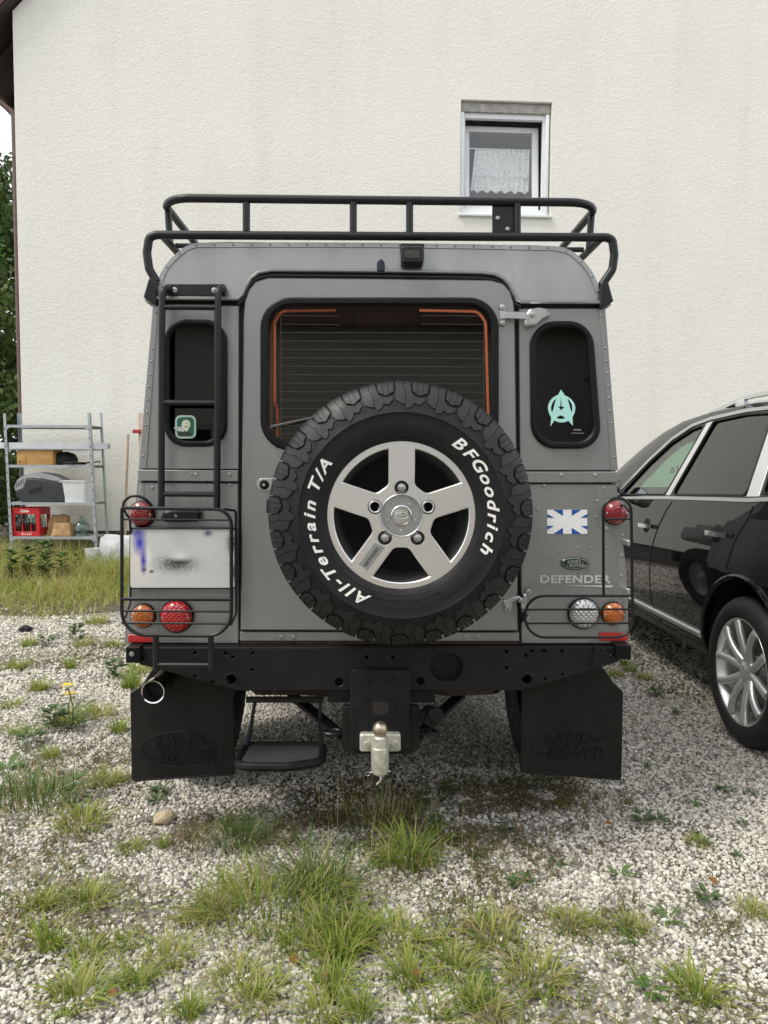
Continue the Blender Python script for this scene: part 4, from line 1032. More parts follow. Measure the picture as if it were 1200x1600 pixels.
sp('cabin_lining', boolean(loft(yi, .055), [loft(yi, .075)] + [prism_x([(y, z) for y, z in inset(w if area2(w) > 0 else w[::-1], -.03)]) for w in wins] + [arch(AX_R), prism_y([(-.75, 1.10), (.75, 1.10), (.62, 1.68), (-.62, 1.68)], 4.9, 6.6), prism_y([(-.64, 1.2), (.64, 1.2), (.6, 1.58), (-.6, 1.58)], 2.3, 2.95)]), 'cabin_grey')
def on_side(me, s, off=0.0):           # plate in (y, z) laid on the flank
    for q in me.vertices:
        y, d, z = q.co; q.co = (s * (side_x(y, z) + off - d), y, z)
    if s < 0: me.flip_normals()
    return me
def upper(bm, z=.29):
    bmesh.ops.bisect_plane(bm, geom=bm.verts[:] + bm.edges[:] + bm.faces[:], plane_co=(0, 0, z), plane_no=(0, 0, 1), clear_inner=True); return bm
for s in (-1, 1):
    for w, nm, g in zip(wins, ('front_window', 'rear_window', 'quarter_window'), ('suv_glass', 'suv_dark_glass', 'suv_dark_glass')):
        sp(nm, on_side(plate(inset(w if area2(w) > 0 else w[::-1], -.006), (), 0, .004, 0), s, -.008), g)
        rim_ = [(s * (side_x(y, z) + .001), y, z) for y, z in w]
        sp('window_seal', tube(rim_, .006, 6, closed=True), 'seal')
    # chrome round the windows, silver door pillars
    top = [(5.50, 1.085), (5.36, 1.17), (5.06, 1.365), (4.80, 1.500), (4.55, 1.575), (4.30, 1.602), (3.9, 1.615), (3.5, 1.606), (3.2, 1.585), (2.95, 1.53)]
    low = [(5.50, 1.085), (5.29, 1.098), (4.44, 1.132), (3.45, 1.160), (2.85, 1.20)]
    def smooth_pts(l, n=6):
        out = []
        for a, b in zip(l, l[1:]):
            for i in range(n): t = i / n; out.append((a[0] + (b[0] - a[0]) * t, a[1] + (b[1] - a[1]) * t))
        return out + [l[-1]]
    for l in (top, low):
        sp('chrome_strip', tube([(s * (side_x(y, z) + .004), y, z) for y, z in smooth_pts(l)], .008, 6, flat=(.009, .006)), 'suv_trim')
    pb = [(4.415, 1.148), (4.485, 1.146), (4.345, 1.575), (4.275, 1.582)]
    pc = [(3.375, 1.18), (3.485, 1.175), (3.585, 1.585), (3.475, 1.580)]
    for pp in (pb, pc): sp('door_pillar', on_side(plate(pp, (), 0, .006, .001), s, .005), 'suv_trim')
    # door seams, handles, sill
    for l in ([(4.36, 1.11), (4.42, 1.06), (4.52, .92), (4.585, .78), (4.60, .62), (4.585, .47), (4.50, .36)], [(3.40, 1.135), (3.42, 1.08), (3.50, .99), (3.545, .90), (3.57, .82)], [(5.62, 1.06), (5.66, .85), (5.64, .5), (5.6, .36)]):
        sp('door_seam', tube([(s * (side_x(y, z) + .0005), y, z) for y, z in smooth_pts(l, 4)], .0035, 5), 'seal')
    for y, z in ((4.68, .945), (3.69, .98)):
        h = sp('door_handle', tube([(s * (side_x(y, z) + .030 - .016 * abs(t) ** 3), y + t * .115, z - .002 * t) for t in [k / 5 - 1 for k in range(11)]], .013, 8, flat=(.0125, .009)), 'chrome')
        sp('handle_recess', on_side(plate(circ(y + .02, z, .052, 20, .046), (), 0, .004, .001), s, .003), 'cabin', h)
    sp('sill_strip', on_side(plate(round_poly([(3.87, .405), (5.60, .395), (5.60, .425), (3.87, .440)], .008, 3), (), 0, .02, .006), s, .018), 'suv_trim')
    sp('sill_panel', on_side(plate([(3.84, .285), (5.78, .285), (5.80, .385), (3.84, .400)], (), 0, .02, .004), s, .006), 'suv_sill')
    for y0 in (AX_R, AX_R + 2.855):
        sp('arch_lip', tube([(s * (side_x(y0 + .44 * math.cos(R(a)), max(.33, .36 + .44 * math.sin(R(a)))) + .004), y0 + .44 * math.cos(R(a)), .36 + .44 * math.sin(R(a))) for a in range(-8, 190, 6)], .014, 8), 'suv_paint')
        sp('wheel_housing', upper(xf(join([lathe([(.432, -.12), (.432, .13)], 36)]), Matrix.Translation((s * .80, y0, .36)) @ Matrix.Rotation(R(90), 4, 'Z'))), 'cabin')
        sp('housing_wall', upper(xf(join([lathe([(0, 0), (.432, 0)], 36)]), Matrix.Translation((s * .66, y0, .36)) @ Matrix.Rotation(R(90), 4, 'Z'))), 'cabin')
    sp('roof_rail', tube(fillet([(s * .60, 4.72, 1.625), (s * .605, 4.5, 1.665), (s * .61, 4.15, 1.705), (s * .61, 3.5, 1.71), (s * .60, 3.1, 1.68), (s * .60, 2.95, 1.61)], .3), .012, 8, flat=(.010, .013)), 'suv_trim')
    for y in (4.20, 3.6): sp('rail_foot', box(s * .61 - .018, s * .61 + .018, y - .05, y + .05, 1.60, 1.70, .01), 'suv_trim')
    mr = sp('door_mirror', box(s * 1.03 - .10, s * 1.03 + .10, 5.28, 5.40, 1.10, 1.25, .04, 3), 'suv_paint')
    obj('mirror_arm', box(min(s * .86, s * .96), max(s * .86, s * .96), 5.30, 5.38, 1.09, 1.14, .01), M['suv_paint'], mr)
    obj('mirror_glass', box(s * 1.03 - .085, s * 1.03 + .085, 5.274, 5.282, 1.115, 1.235, .003), M['chrome'], mr)
# windscreen, rear screen
def roof_plate(x0, x1, ya, yb, n=8):
    vs_, fs = [], []
    for i in range(n + 1):
        y = ya + (yb - ya) * i / n; z = lerp_tab(ROOF, y) - .012; f = i / n; w = x0 + (x1 - x0) * f
        for j in range(7): t = j / 3 - 1; vs_.append((w * t, y, z - .03 * t * t))
    for i in range(n):
        for j in range(6): a = i * 7 + j; fs.append((a, a + 1, a + 8, a + 7))
    return mesh(vs_, fs)
sp('windscreen', roof_plate(.60, .72, 5.12, 6.12), glass('windscreen_glass', (.62, .86, .72)))
sp('rear_screen', roof_plate(.64, .60, 2.56, 2.84, 4), 'suv_dark_glass')
sp('screen_sticker', text('16', .075, .0004, .002), 'cabin', loc=(-.42, 5.62, 1.30), rot=(R(-25), R(8), R(180)))
# seats, dash, wheel
for x, y in ((-.40, 4.75), (.40, 4.75), (-.40, 3.75), (.40, 3.75)):
    st_ = sp('seat', join([box(x - .25, x + .25, y - .05, y + .50, .60, .76, .05), xf(box(-.25, .25, -.07, .07, 0, .60, .05), Matrix.Translation((x, y - .05, .72)) @ Matrix.Rotation(R(14), 4, 'X'))]), 'cabin_grey')
    obj('headrest', xf(box(-.13, .13, -.05, .05, 0, .18, .04), Matrix.Translation((x, y - .22, 1.34)) @ Matrix.Rotation(R(8), 4, 'X')), M['cabin_grey'], st_)
sp('dashboard', box(-.80, .80, 5.45, 6.0, .80, 1.09, .06), 'cabin_grey')
sp('steering_wheel', xf(join([tube([(.18 * math.cos(t), 0, .18 * math.sin(t)) for t in [k * math.pi / 16 for k in range(32)]], .015, 8, closed=True)]), Matrix.Translation((-.40, 5.35, 1.02)) @ Matrix.Rotation(R(-25), 4, 'X')), 'cabin')
sp('inner_mirror', box(-.12, .12, 5.42, 5.46, 1.36, 1.43, .015), 'cabin')
for s in (-1, 1):
    sp('tail_light', box(s * .77 - .10, s * .77 + .10, 2.47, 2.62, .98, 1.12, .03), 'lens_red')
    sp('headlight', box(s * .66 - .14, s * .66 + .14, 6.9, 7.08, .74, .86, .04), 'lens_clear')
# wheels: tyre, barrel, ten curved spokes
wp = [(.245, .09), (.262, .118), (.285, .126), (.315, .122), (.335, .108), (.350, .085), (.3545, .05), (.355, 0)]
WY = .355
tyre_m = lathe(wp + [(r, -a) for r, a in wp[::-1][1:]], 72)
rim_m = lathe([(.222, -.10), (.225, .04), (.232, .085), (.240, .100), (.2435, .110), (.250, .113), (.2535, .106), (.250, .095)], 64)
spk = []
for k in range(10):
    base = R(36 * (k // 2) * 2 + (-13 if k % 2 == 0 else 13)) + R(90)
    tip = R(36 * (k // 2) * 2 + (-21 if k % 2 == 0 else 21)) + R(90)
    pts = [(.050 * math.cos(base), -.068, .050 * math.sin(base))]
    for f in (.25, .5, .75, 1.0):
        a_ = base + (tip - base) * f ** 1.6; r_ = .05 + .187 * f; pts.append((r_ * math.cos(a_), -(.072 + .030 * math.sin(f * 1.9)), r_ * math.sin(a_)))
    spk.append(tube(pts, [.024, .021, .0185, .0185, .021], 10))
hubc = lathe([(0, .102), (.030, .100), (.036, .094), (.060, .086), (.070, .060), (.070, .0)], 32)
disc = lathe([(0, .0), (.165, .0), (.165, -.02)], 32)
first_w = None
for s in (-1, 1):
    for y0 in (AX_R, AX_R + 2.855):
        rz = R(-90) if s < 0 else R(90)
        w_ = sp('road_wheel', tyre_m, 'suv_tyre', loc=(s * .845, y0, WY), rot=(0, R(8) if y0 < 4 else 0, rz))
        if first_w is None:
            subs = [obj('rim', rim_m, M['suv_alloy'], w_)] + [obj('spoke', m_, M['suv_alloy'], w_, smooth=60) for m_ in spk] + [obj('hub', hubc, M['suv_alloy'], w_), obj('brake_disc', disc, M['alloy_dark'], w_)]
            for k in range(5):
                a_ = R(90 + 36 + 72 * k); subs.append(obj('wheel_bolt', lathe([(0, .088), (.008, .088), (.010, .075)], 8), M['cabin'], w_, loc=(.048 * math.cos(a_), 0, .048 * math.sin(a_))))
            first_w = w_
        else:
            for o_ in subs: dup(o_, w_, loc=o_.location)
# ------------------------------------------------------------------ house
FH = Frame(-4.90, 10.0, R(3.3)); KH = FH.K
def render_wall_material():
    m = bpy.data.materials.new('cream_render'); m.use_nodes = True; n = m.node_tree; b = n.nodes['Principled BSDF']; b.inputs['Roughness'].default_value = .92; b.inputs['Specular IOR Level'].default_value = .15
    t = n.nodes.new('ShaderNodeTexCoord')
    def nz_(scale, det, rough=.55, dist=0):
        z = n.nodes.new('ShaderNodeTexNoise'); z.inputs['Scale'].default_value = scale; z.inputs['Detail'].default_value = det; z.inputs['Roughness'].default_value = rough; z.inputs['Distortion'].default_value = dist
        n.links.new(t.outputs['Object'], z.inputs['Vector']); return z
    big, mid, fine = nz_(.45, 4), nz_(13, 5, .6, .4), nz_(36, 4, .65)
    r = n.nodes.new('ShaderNodeValToRGB'); r.color_ramp.elements[0].position = .3; r.color_ramp.elements[1].position = .72
    r.color_ramp.elements[0].color = (.70, .69, .63, 1); r.color_ramp.elements[1].color = (.75, .74, .69, 1); n.links.new(big.outputs['Fac'], r.inputs['Fac'])
    a = n.nodes.new('ShaderNodeMath'); a.operation = 'MULTIPLY_ADD'; n.links.new(mid.outputs['Fac'], a.inputs[0]); a.inputs[1].default_value = .8; n.links.new(fine.outputs['Fac'], a.inputs[2])
    u = n.nodes.new('ShaderNodeBump'); u.inputs['Strength'].default_value = .40; u.inputs['Distance'].default_value = .024
    n.links.new(a.outputs[0], u.inputs['Height']); n.links.new(u.outputs['Normal'], b.inputs['Normal']); sm_ = n.nodes.new('ShaderNodeMapping'); sm_.inputs['Scale'].default_value = (2.6, 2.6, .25); n.links.new(t.outputs['Object'], sm_.inputs['Vector'])
    stn = n.nodes.new('ShaderNodeTexNoise'); stn.inputs['Scale'].default_value = 1.0; stn.inputs['Detail'].default_value = 6; n.links.new(sm_.outputs[0], stn.inputs['Vector'])
    sr_ = n.nodes.new('ShaderNodeMapRange'); sr_.inputs['From Min'].default_value = .52; sr_.inputs['From Max'].default_value = .85; sr_.inputs['To Max'].default_value = .24; n.links.new(stn.outputs['Fac'], sr_.inputs['Value'])
    xs_ = n.nodes.new('ShaderNodeMix'); xs_.data_type = 'RGBA'; xs_.inputs[7].default_value = (.52, .49, .41, 1); n.links.new(sr_.outputs[0], xs_.inputs[0]); n.links.new(r.outputs['Color'], xs_.inputs[6])
    n.links.new(xs_.outputs[2], b.inputs['Base Color'])
    return m
M['render'] = render_wall_material()
M['plinth'] = mat('grey_plinth', (.10, .095, .09), .9, var=.25, vscale=6, bump=.4, bscale=60)
M['white_pvc'] = mat('white_window_plastic', (.72, .74, .76), .35, var=.04, vscale=5)
M['brown_wood'] = mat('dark_brown_wood', (.035, .024, .019), .7, var=.35, vscale=10, stretch=(1, 1, 12))
M['tile'] = mat('roof_tile', (.09, .045, .035), .8, var=.3, vscale=12)
M['pipe'] = mat('brown_pipe', (.12, .075, .062), .5, var=.15, vscale=8)
HS = empty('house', FH.o, FH.yaw, 'tall cream rendered house with one small white window', 'house')
def hp_(name, me, m, parent=None, **k): return obj(name, me, M[m] if isinstance(m, str) else m, parent or HS, **k)
HWID, HDEP, EAVE = 12.0, 9.0, 7.25
SL = 1.05
w0, w1 = KH(720.5, 155.5), KH(859.5, 338)
wx0, wx1, wz0, wz1 = w0[0], w1[0], w1[1], w0[1]
wall = [(0, .42), (HWID, .42), (HWID, EAVE), (HWID / 2, EAVE + SL * HWID / 2), (0, EAVE)]
hole = [(wx0, wz0), (wx1, wz0), (wx1, wz1), (wx0, wz1)]
hp_('gable_wall', plate(wall, [hole], 0, .30, .006), 'render', smooth=0)
hp_('side_wall', box(0, .30, .30, HDEP, .42, EAVE), 'render', smooth=0); hp_('side_wall', box(HWID - .3, HWID, .30, HDEP, .42, EAVE), 'render', smooth=0)
hp_('plinth', box(.02, HWID - .02, .025, HDEP, -.1, .42), 'plinth')
def roof_piece(u0, z0, u1, z1, th, v0, v1):
    vs_ = [(u, v, z + t) for v in (v0, v1) for (u, z) in ((u0, z0), (u1, z1)) for t in (0, th)]
    return mesh(vs_, [(0, 2, 3, 1), (4, 5, 7, 6), (0, 1, 5, 4), (2, 6, 7, 3), (0, 4, 6, 2), (1, 3, 7, 5)])
ov = .62
for s in (0, 1):
    a = (-ov, EAVE - SL * ov + .03) if s == 0 else (HWID + ov, EAVE - SL * ov + .03)
    hp_('roof', roof_piece(a[0], a[1] + .04, HWID / 2, EAVE + SL * HWID / 2 + .07, .16, -.16, HDEP + .2), 'tile')
    hp_('soffit_boards', roof_piece(a[0], a[1], HWID / 2, EAVE + SL * HWID / 2 + .03, .035, -.14, HDEP + .2), 'brown_wood')
    gx = a[0] + (-.03 if s == 0 else .03)
    hp_('eave_gutter', tube([(gx, -.16, a[1] + .02), (gx, HDEP, a[1] + .02)], .065, 12), 'pipe')
    hp_('fascia_board', box(a[0] - .012, a[0] + .012, -.15, HDEP, a[1] - .10, a[1] + .14), 'brown_wood')
for i in range(7):
    v = .4 + i * .8
    hp_('rafter_end', roof_piece(-ov + .03, EAVE - SL * ov - .10, .0, EAVE - .07, .10, v, v + .09), 'brown_wood')
pipe_u = -.038
hp_('downpipe', tube(fillet([(-ov - .02, .10, EAVE - SL * ov - .02), (-ov + .08, .10, EAVE - SL * ov - .22), (pipe_u, .07, EAVE - SL * ov - .62), (pipe_u, .07, 3.0), (pipe_u, .07, .1)], .12), .036, 14), 'pipe')
for z in (1.6, 3.6, 5.4): hp_('pipe_clip', tube(ring_pts(0, 0, .039, .039, 0, 16), .006, 6, closed=True), 'pipe', loc=(pipe_u, .07, z), rot=(R(90), 0, 0))
# window: reveal, frame, tilted sash, pane, sill, lace curtain
WN = obj('window_frame', plate([(wx0, wz0), (wx1, wz0), (wx1, wz1), (wx0, wz1)], [[(wx0 + .075, wz0 + .11), (wx1 - .10, wz0 + .11), (wx1 - .10, wz1 - .20), (wx0 + .075, wz1 - .20)]], .09, .06, .006), M['white_pvc'], HS)
obj('shutter_box', box(wx0 + .005, wx1 - .005, .05, .10, wz1 - .13, wz1 - .005, .006), mat('weathered_grey', (.33, .32, .29), .7, var=.3, vscale=12), WN)
for x in (wx0 + .028, wx1 - .045): obj('shutter_guide', box(x - .022, x + .022, .045, .095, wz0 + .04, wz1 - .14, .004), M['white_pvc'], WN)
sx0, sx1, sz0, sz1 = wx0 + .085, wx1 - .115, wz0 + .12, wz1 - .30
def R4(x0, z0, x1, z1): return [(x0, z0), (x1, z0), (x1, z1), (x0, z1)]
tilt = R(-4.5)
sash = obj('window_sash', plate(R4(0, 0, sx1 - sx0, sz1 - sz0 + .08), [R4(.075, .09, sx1 - sx0 - .09, sz1 - sz0 - .0)], 0, .06, .01), M['white_pvc'], HS, loc=(sx0, .165, sz0), rot=(tilt, 0, 0))
obj('window_pane', plate(R4(.07, .085, sx1 - sx0 - .085, sz1 - sz0 + .005), (), .02, .006, 0), glass('house_glass', (.92, .93, .93), ior=1.6), sash)
def lace():
    m = mat('lace_curtain', (.86, .86, .86), .9, var=.05); n = m.node_tree; b = n.nodes['Principled BSDF']
    t = n.nodes.new('ShaderNodeTexCoord'); vz = n.nodes.new('ShaderNodeTexVoronoi'); vz.inputs['Scale'].default_value = 38
    n.links.new(t.outputs['Object'], vz.inputs['Vector']); r = n.nodes.new('ShaderNodeMapRange'); r.inputs['From Min'].default_value = .2; r.inputs['From Max'].default_value = .55; r.inputs['To Min'].default_value = .70; r.inputs['To Max'].default_value = 1.0
    n.links.new(vz.outputs['Distance'], r.inputs['Value']); n.links.new(r.outputs['Result'], b.inputs['Alpha']); return m
cu_v, cu_f = [], []
c0, c1 = sx0 + .17, sx1 - .10; ct, cb = sz1 - .22, sz0 + .30
for i in range(61):
    f = i / 60; x = c0 + (c1 - c0) * f; dep = .30 + .018 * math.sin(f * 70) * (.3 + f)
    for j in range(9):
        g = j / 8; cu_v.append((x - (1 - f) * .06 * g, dep, ct + (cb - ct) * g + (.018 * math.sin(f * 40) if j == 8 else 0)))
for i in range(60):
    for j in range(8): a = i * 9 + j; cu_f.append((a, a + 9, a + 10, a + 1))
cur_o = obj('lace_curtain', mesh(cu_v, cu_f), lace(), HS)
obj('curtain_rod', tube([(sx0 + .02, .30, ct), (sx1, .30, ct)], .010, 8), M['white_pvc'], cur_o)
for k in range(7):      # heart-shaped motifs along the hem
    hx = c0 - .02 + (k + .5) * (c1 - c0) / 7; hz = cb + .22 + .01 * (k % 2)
    obj('lace_motif', plate([(hx, hz - .045), (hx + .035, hz), (hx + .028, hz + .028), (hx + .008, hz + .026), (hx, hz + .012), (hx - .008, hz + .026), (hx - .028, hz + .028), (hx - .035, hz)], (), .27, .003, 0), mat('lace_white', (.78, .80, .83), .9, var=.03), cur_o)
obj('window_sill', box(wx0 - .02, wx1 + .02, -.045, .10, wz0 - .03, wz0 + .006, .005), M['white_pvc'], HS)
obj('room', join([box(wx0 - .6, wx1 + .6, 1.6, 1.65, wz0 - .6, wz1 + .4), box(wx0 - .6, wx1 + .6, .31, 1.65, wz1 + .4, wz1 + .45), box(wx0 - .65, wx0 - .6, .31, 1.65, wz0 - .6, wz1 + .45), box(wx1 + .6, wx1 + .65, .31, 1.65, wz0 - .6, wz1 + .45), box(wx0 - .6, wx1 + .6, .31, 1.65, wz0 - .65, wz0 - .6)]), mat('room_wall', (.42, .44, .48), .9, var=.1), HS)
obj('window_ornament', tube([(wx0 + .58 + .13 * math.cos(R(a)), .32, sz0 + .06 + .08 * math.sin(R(a))) for a in range(20, 165, 12)], .008, 6), M['white_pvc'], HS)

# ------------------------------------------------------------------ metal shelf unit and what stands on it
M['galv_grey'] = mat('galvanised_sheet', (.40, .43, .45), .45, .55, var=.14, vscale=9, bump=.1, bscale=60)
SHY = 9.34
FS = Frame(0, SHY, 0); KS = FS.K
SHF = empty('shelf_unit', (0, SHY, 0), 0, 'galvanised metal shelf unit against the cream wall, loaded with odds and ends', 'shelf')
def sh(name, me, m, parent=None, **k): return obj(name, me, M[m] if isinstance(m, str) else m, parent or SHF, **k)
xl, xr_ = KS(4.5, 655)[0], KS(141, 655)[0]; SD = .40
lb, rb = KS(17, 878)[0], KS(154, 878)[0]           # the unit leans a little
zt_l, zt_r = KS(3, 646)[1], KS(138, 645)[1]
lean = (lb - xl) / 1.75
def px_at(z, right): 
    f = (1.80 - z) / 1.80; return (xr_ + (rb - xr_) * f) if right else (xl + (lb - xl) * f)
def L_post(x0, z0, x1, z1, y, s, t):
    b_ = []
    for (dx0, dx1, dy0, dy1) in ((0, s * .036, 0, .003), (0, s * .003, 0, t * .036)):
        lo_, hi_ = min(dx0, dx1), max(dx0, dx1); l2, h2 = min(dy0, dy1), max(dy0, dy1)
        vs_ = [(x + dx, y + dy, z) for (x, z) in ((x0, z0), (x1, z1)) for dx in (lo_, hi_) for dy in (l2, h2)]
        b_.append(mesh(vs_, [(0, 1, 3, 2), (4, 6, 7, 5), (0, 4, 5, 1), (2, 3, 7, 6), (0, 2, 6, 4), (1, 5, 7, 3)]))
    return join(b_)
for right in (0, 1):
    for bk in (0, 1):
        zt = (zt_r if right else zt_l) + (.0 if not bk else .03)
        po = sh('post', L_post(px_at(0, right), -.02, px_at(1.8, right), zt, SD if bk else 0, -1 if right else 1, -1 if bk else 1), 'galv_grey')
        for i in range(16):
            z = .12 + i * .11; x = px_at(z, right) + (-.018 if right else .018)
            if not bk: obj('post_hole', box(x - .005, x + .005, -.0012, .001, z - .011, z + .011), M['cabin'], po)
levels = [KS(80, y)[1] for y in (664, 701, 726.5, 785, 838.5)]
for i, z in enumerate(levels):
    a, b2 = px_at(z, 0) + .004, px_at(z, 1) - .004
    t = .034 if i != 1 else .012
    bd_ = sh('shelf_board', join([box(a, b2, .004, SD - .004, z - .003, z), box(a, b2, .004, .008, z - t, z - .0035), box(a, b2, SD - .008, SD - .004, z - t, z - .0035)]), 'galv_grey')
    for x, s in ((a, 1), (b2, -1)):
        if i in (0, 4): obj('corner_brace', mesh([(x, .002, z - t), (x + s * .07, .002, z - t), (x, .002, z - t - .07), (x, .0035, z - t), (x + s * .07, .0035, z - t), (x, .0035, z - t - .07)], [(0, 1, 2), (5, 4, 3), (0, 3, 4, 1), (1, 4, 5, 2), (2, 5, 3, 0)]), M['galv_grey'], bd_)
def S3(px, py, v): u, w = KS(px, py, v); return Vector((u, SHY + v, w))
Ltop, L1, L2, L3, L4 = levels
def thing(name, me, m, label, cat, loc, group=None, **k):
    o = obj(name, me, M[m] if isinstance(m, str) else m, None, loc=loc, **k); return tag(o, label, cat, group)
# long aluminium profile lying on the thin second board
x0, x1 = KS(-40, 690, .02)[0], KS(168, 690, .02)[0]
ch = thing('metal_channel', join([box(x0, x1, 0, .10, 0, .004), box(x0, x1, 0, .004, .004, .075), box(x0, x1, .096, .10, .004, .075)]), mat('aluminium', (.62, .63, .65), .3, .85, var=.1, vscale=4), 'long shiny aluminium channel laid across the shelf above the wooden box', 'metal channel', (0, SHY + .02, L1 + .001))
# wooden box
wa, wb2 = KS(26.5, 726, .03)[0], KS(83, 726, .03)[0]; wh = L1 - .014 - L2
wood = mat('pale_pine', (.52, .31, .11), .6, col2=(.40, .21, .06), vscale=5, stretch=(1.2, 6, 9), bump=.1, bscale=40)
wbx = empty('wooden_box', ((wa + wb2) / 2, SHY + .03, L2 + .001), 0, 'pale wooden box with a small hatch on the metal shelf', 'box')
hwx = (wb2 - wa) / 2
obj('front_board', box(-hwx, hwx, 0, .016, 0, wh, .002), wood, wbx); obj('back_board', box(-hwx, hwx, .28, .296, 0, wh, .002), wood, wbx)
for s in (-1, 1): obj('side_board', box(s * hwx - (.016 if s > 0 else 0), s * hwx + (0 if s > 0 else .016), .016, .28, 0, wh, .001), wood, wbx)
obj('lid', box(-hwx - .004, hwx + .004, -.004, .30, wh, wh + .012, .002), wood, wbx)
obj('hatch', box(-hwx + .015, -hwx + .115, -.006, .0, .01, wh * .62, .002), wood, wbx); obj('hatch_knob', box(-hwx + .035, -hwx + .05, -.012, -.006, .03, .05, .003), M['cabin'], wbx)
# dark folded things beside it
u, w = KS(105, 726, .15)
def lumpy(rx, ry, rz, seed, n=3, amt=.2):
    bm = bmesh.new(); bmesh.ops.create_icosphere(bm, subdivisions=n, radius=1)
    for v in bm.verts:
        d = 1 + amt * mnoise.noise(v.co * 1.7 + Vector((seed, 0, 0))); v.co = Vector((v.co.x * rx * d, v.co.y * ry * d, max(-.62, v.co.z) * rz * d))
    zmin = min(v.co.z for v in bm.verts)
    for v in bm.verts: v.co.z -= zmin
    return bm
thing('dark_bag', lumpy(.19, .13, .10, 3), mat('black_cloth', (.016, .015, .016), .75, var=.4, vscale=12), 'black soft bag slumped beside the wooden box', 'bag', (KS(97, 726, .2)[0], SHY + .24, L2 + .001))
pan = empty('metal_pan', (KS(118, 726, .1)[0], SHY + .10, L2 + .002), R(8), 'flat dark pan with a handle lying on the metal shelf', 'pan')
obj('dish', lathe_z([(0, .004), (.12, .004), (.15, .03), (.156, .032), (.152, .036), (.118, .012), (0, .010)], 32), mat('dark_pan', (.045, .04, .04), .5, .4, var=.3), pan); obj('handle', tube([(.14, .0, .03), (.30, .02, .045)], .009, 8), M['cabin'], pan)
# pet carrier: dark lower shell, grey vented upper shell
pc_ = empty('pet_carrier', (KS(62, 785, .04)[0], SHY + .03, L3 + .001), 0, 'dark grey pet carrier with pale vented top on the middle shelf', 'pet carrier')
def prof_extrude(poly, v0, v1, bev=.012):
    me = plate(poly, (), v0, v1 - v0, bev); return me
kx = lambda px: KS(px, 785, .03)[0] - pc_.location.x
kz = lambda py: KS(62, py, .03)[1] - L3
low_p = [(kx(34), kz(785)), (kx(98), kz(785)), (kx(104), kz(776)), (kx(103), kz(759)), (kx(92), kz(755.5)), (kx(75), kz(751)), (kx(55), kz(748)), (kx(42), kz(748.5)), (kx(37), kz(763)), (kx(24), kz(769)), (kx(24), kz(775))]
up_p = [(kx(24), kz(769)), (kx(37), kz(763)), (kx(42), kz(748.5)), (kx(55), kz(748)), (kx(75), kz(751)), (kx(92), kz(755.5)), (kx(104), kz(757)), (kx(92), kz(747)), (kx(78), kz(741)), (kx(60), kz(738.5)), (kx(40), kz(741)), (kx(27), kz(750)), (kx(21.5), kz(762))]
obj('lower_shell', prof_extrude(round_poly(low_p, .015, 3), 0, .30), mat('slate_plastic', (.028, .032, .038), .45, var=.15), pc_)
obj('upper_shell', prof_extrude(round_poly(up_p, .01, 3), .004, .296), mat('pale_grey_plastic', (.34, .35, .37), .5, var=.1), pc_)
for i in range(8):
    x = kx(46 + i * 2.7); obj('vent_slot', tube([(x - .01, -.001, kz(774 - i * .8)), (x + .012, -.001, kz(766 - i * 1.2))], .004, 4), M['cabin'], pc_)
for i in range(5):
    x = kx(25.5 + i * 2.6); obj('vent_slot', tube([(x, .003, kz(763 - i * 1.6)), (x + .012, .003, kz(754 - i * 1.5))], .0035, 4), M['cabin'], pc_)
for i in range(9):
    x = kx(64 + i * 3.6); obj('vent_slot', tube([(x, .0035, kz(748 + i * .95)), (x + .01, .0035, kz(745.6 + i * .95))], .004, 4), M['cabin'], pc_)
# white tub
tb_ = empty('plastic_tub', (KS(121.5, 785, .12)[0], SHY + .16, L3 + .001), 0, 'white plastic tub with sloping sides on the middle shelf', 'tub')
def tub_mesh(w, d, h, fl=1.16, th=.006):
    def ring(f, z, o): return [(x * f - math.copysign(o, x), y * f - math.copysign(o, y), z) for x, y in round_poly([(-w, -d), (w, -d), (w, d), (-w, d)], .03, 4)]
    rs = [ring(1, 0, 0), ring(fl, h, 0), ring(fl, h, th), ring(1, th, th)]
    n = len(rs[0]); vs_ = [p for r_ in rs for p in r_]; fs = [tuple(range(n - 1, -1, -1))]
    for i in range(3):
        for k in range(n): j = (k + 1) % n; fs.append((i * n + k, i * n + j, (i + 1) * n + j, (i + 1) * n + k))
    fs.append(tuple(3 * n + k for k in range(n))); return mesh(vs_, fs)
th_ = KS(120, 752, .05)[1] - L3
wht = mat('white_plastic', (.66, .68, .68), .45, var=.06, vscale=6)
obj('shell', tub_mesh(.135, .13, th_), wht, tb_); obj('rim', tube([(x, y, th_) for x, y in round_poly([(-.16, -.154), (.16, -.154), (.16, .154), (-.16, .154)], .035, 5)], .008, 6, closed=True), wht, tb_)
obj('handle', tube(fillet([(-.158, -.05, th_ - .01), (-.175, -.05, th_ - .05), (-.17, .05, th_ - .05), (-.158, .05, th_ - .01)], .02), .004, 6), wht, tb_)
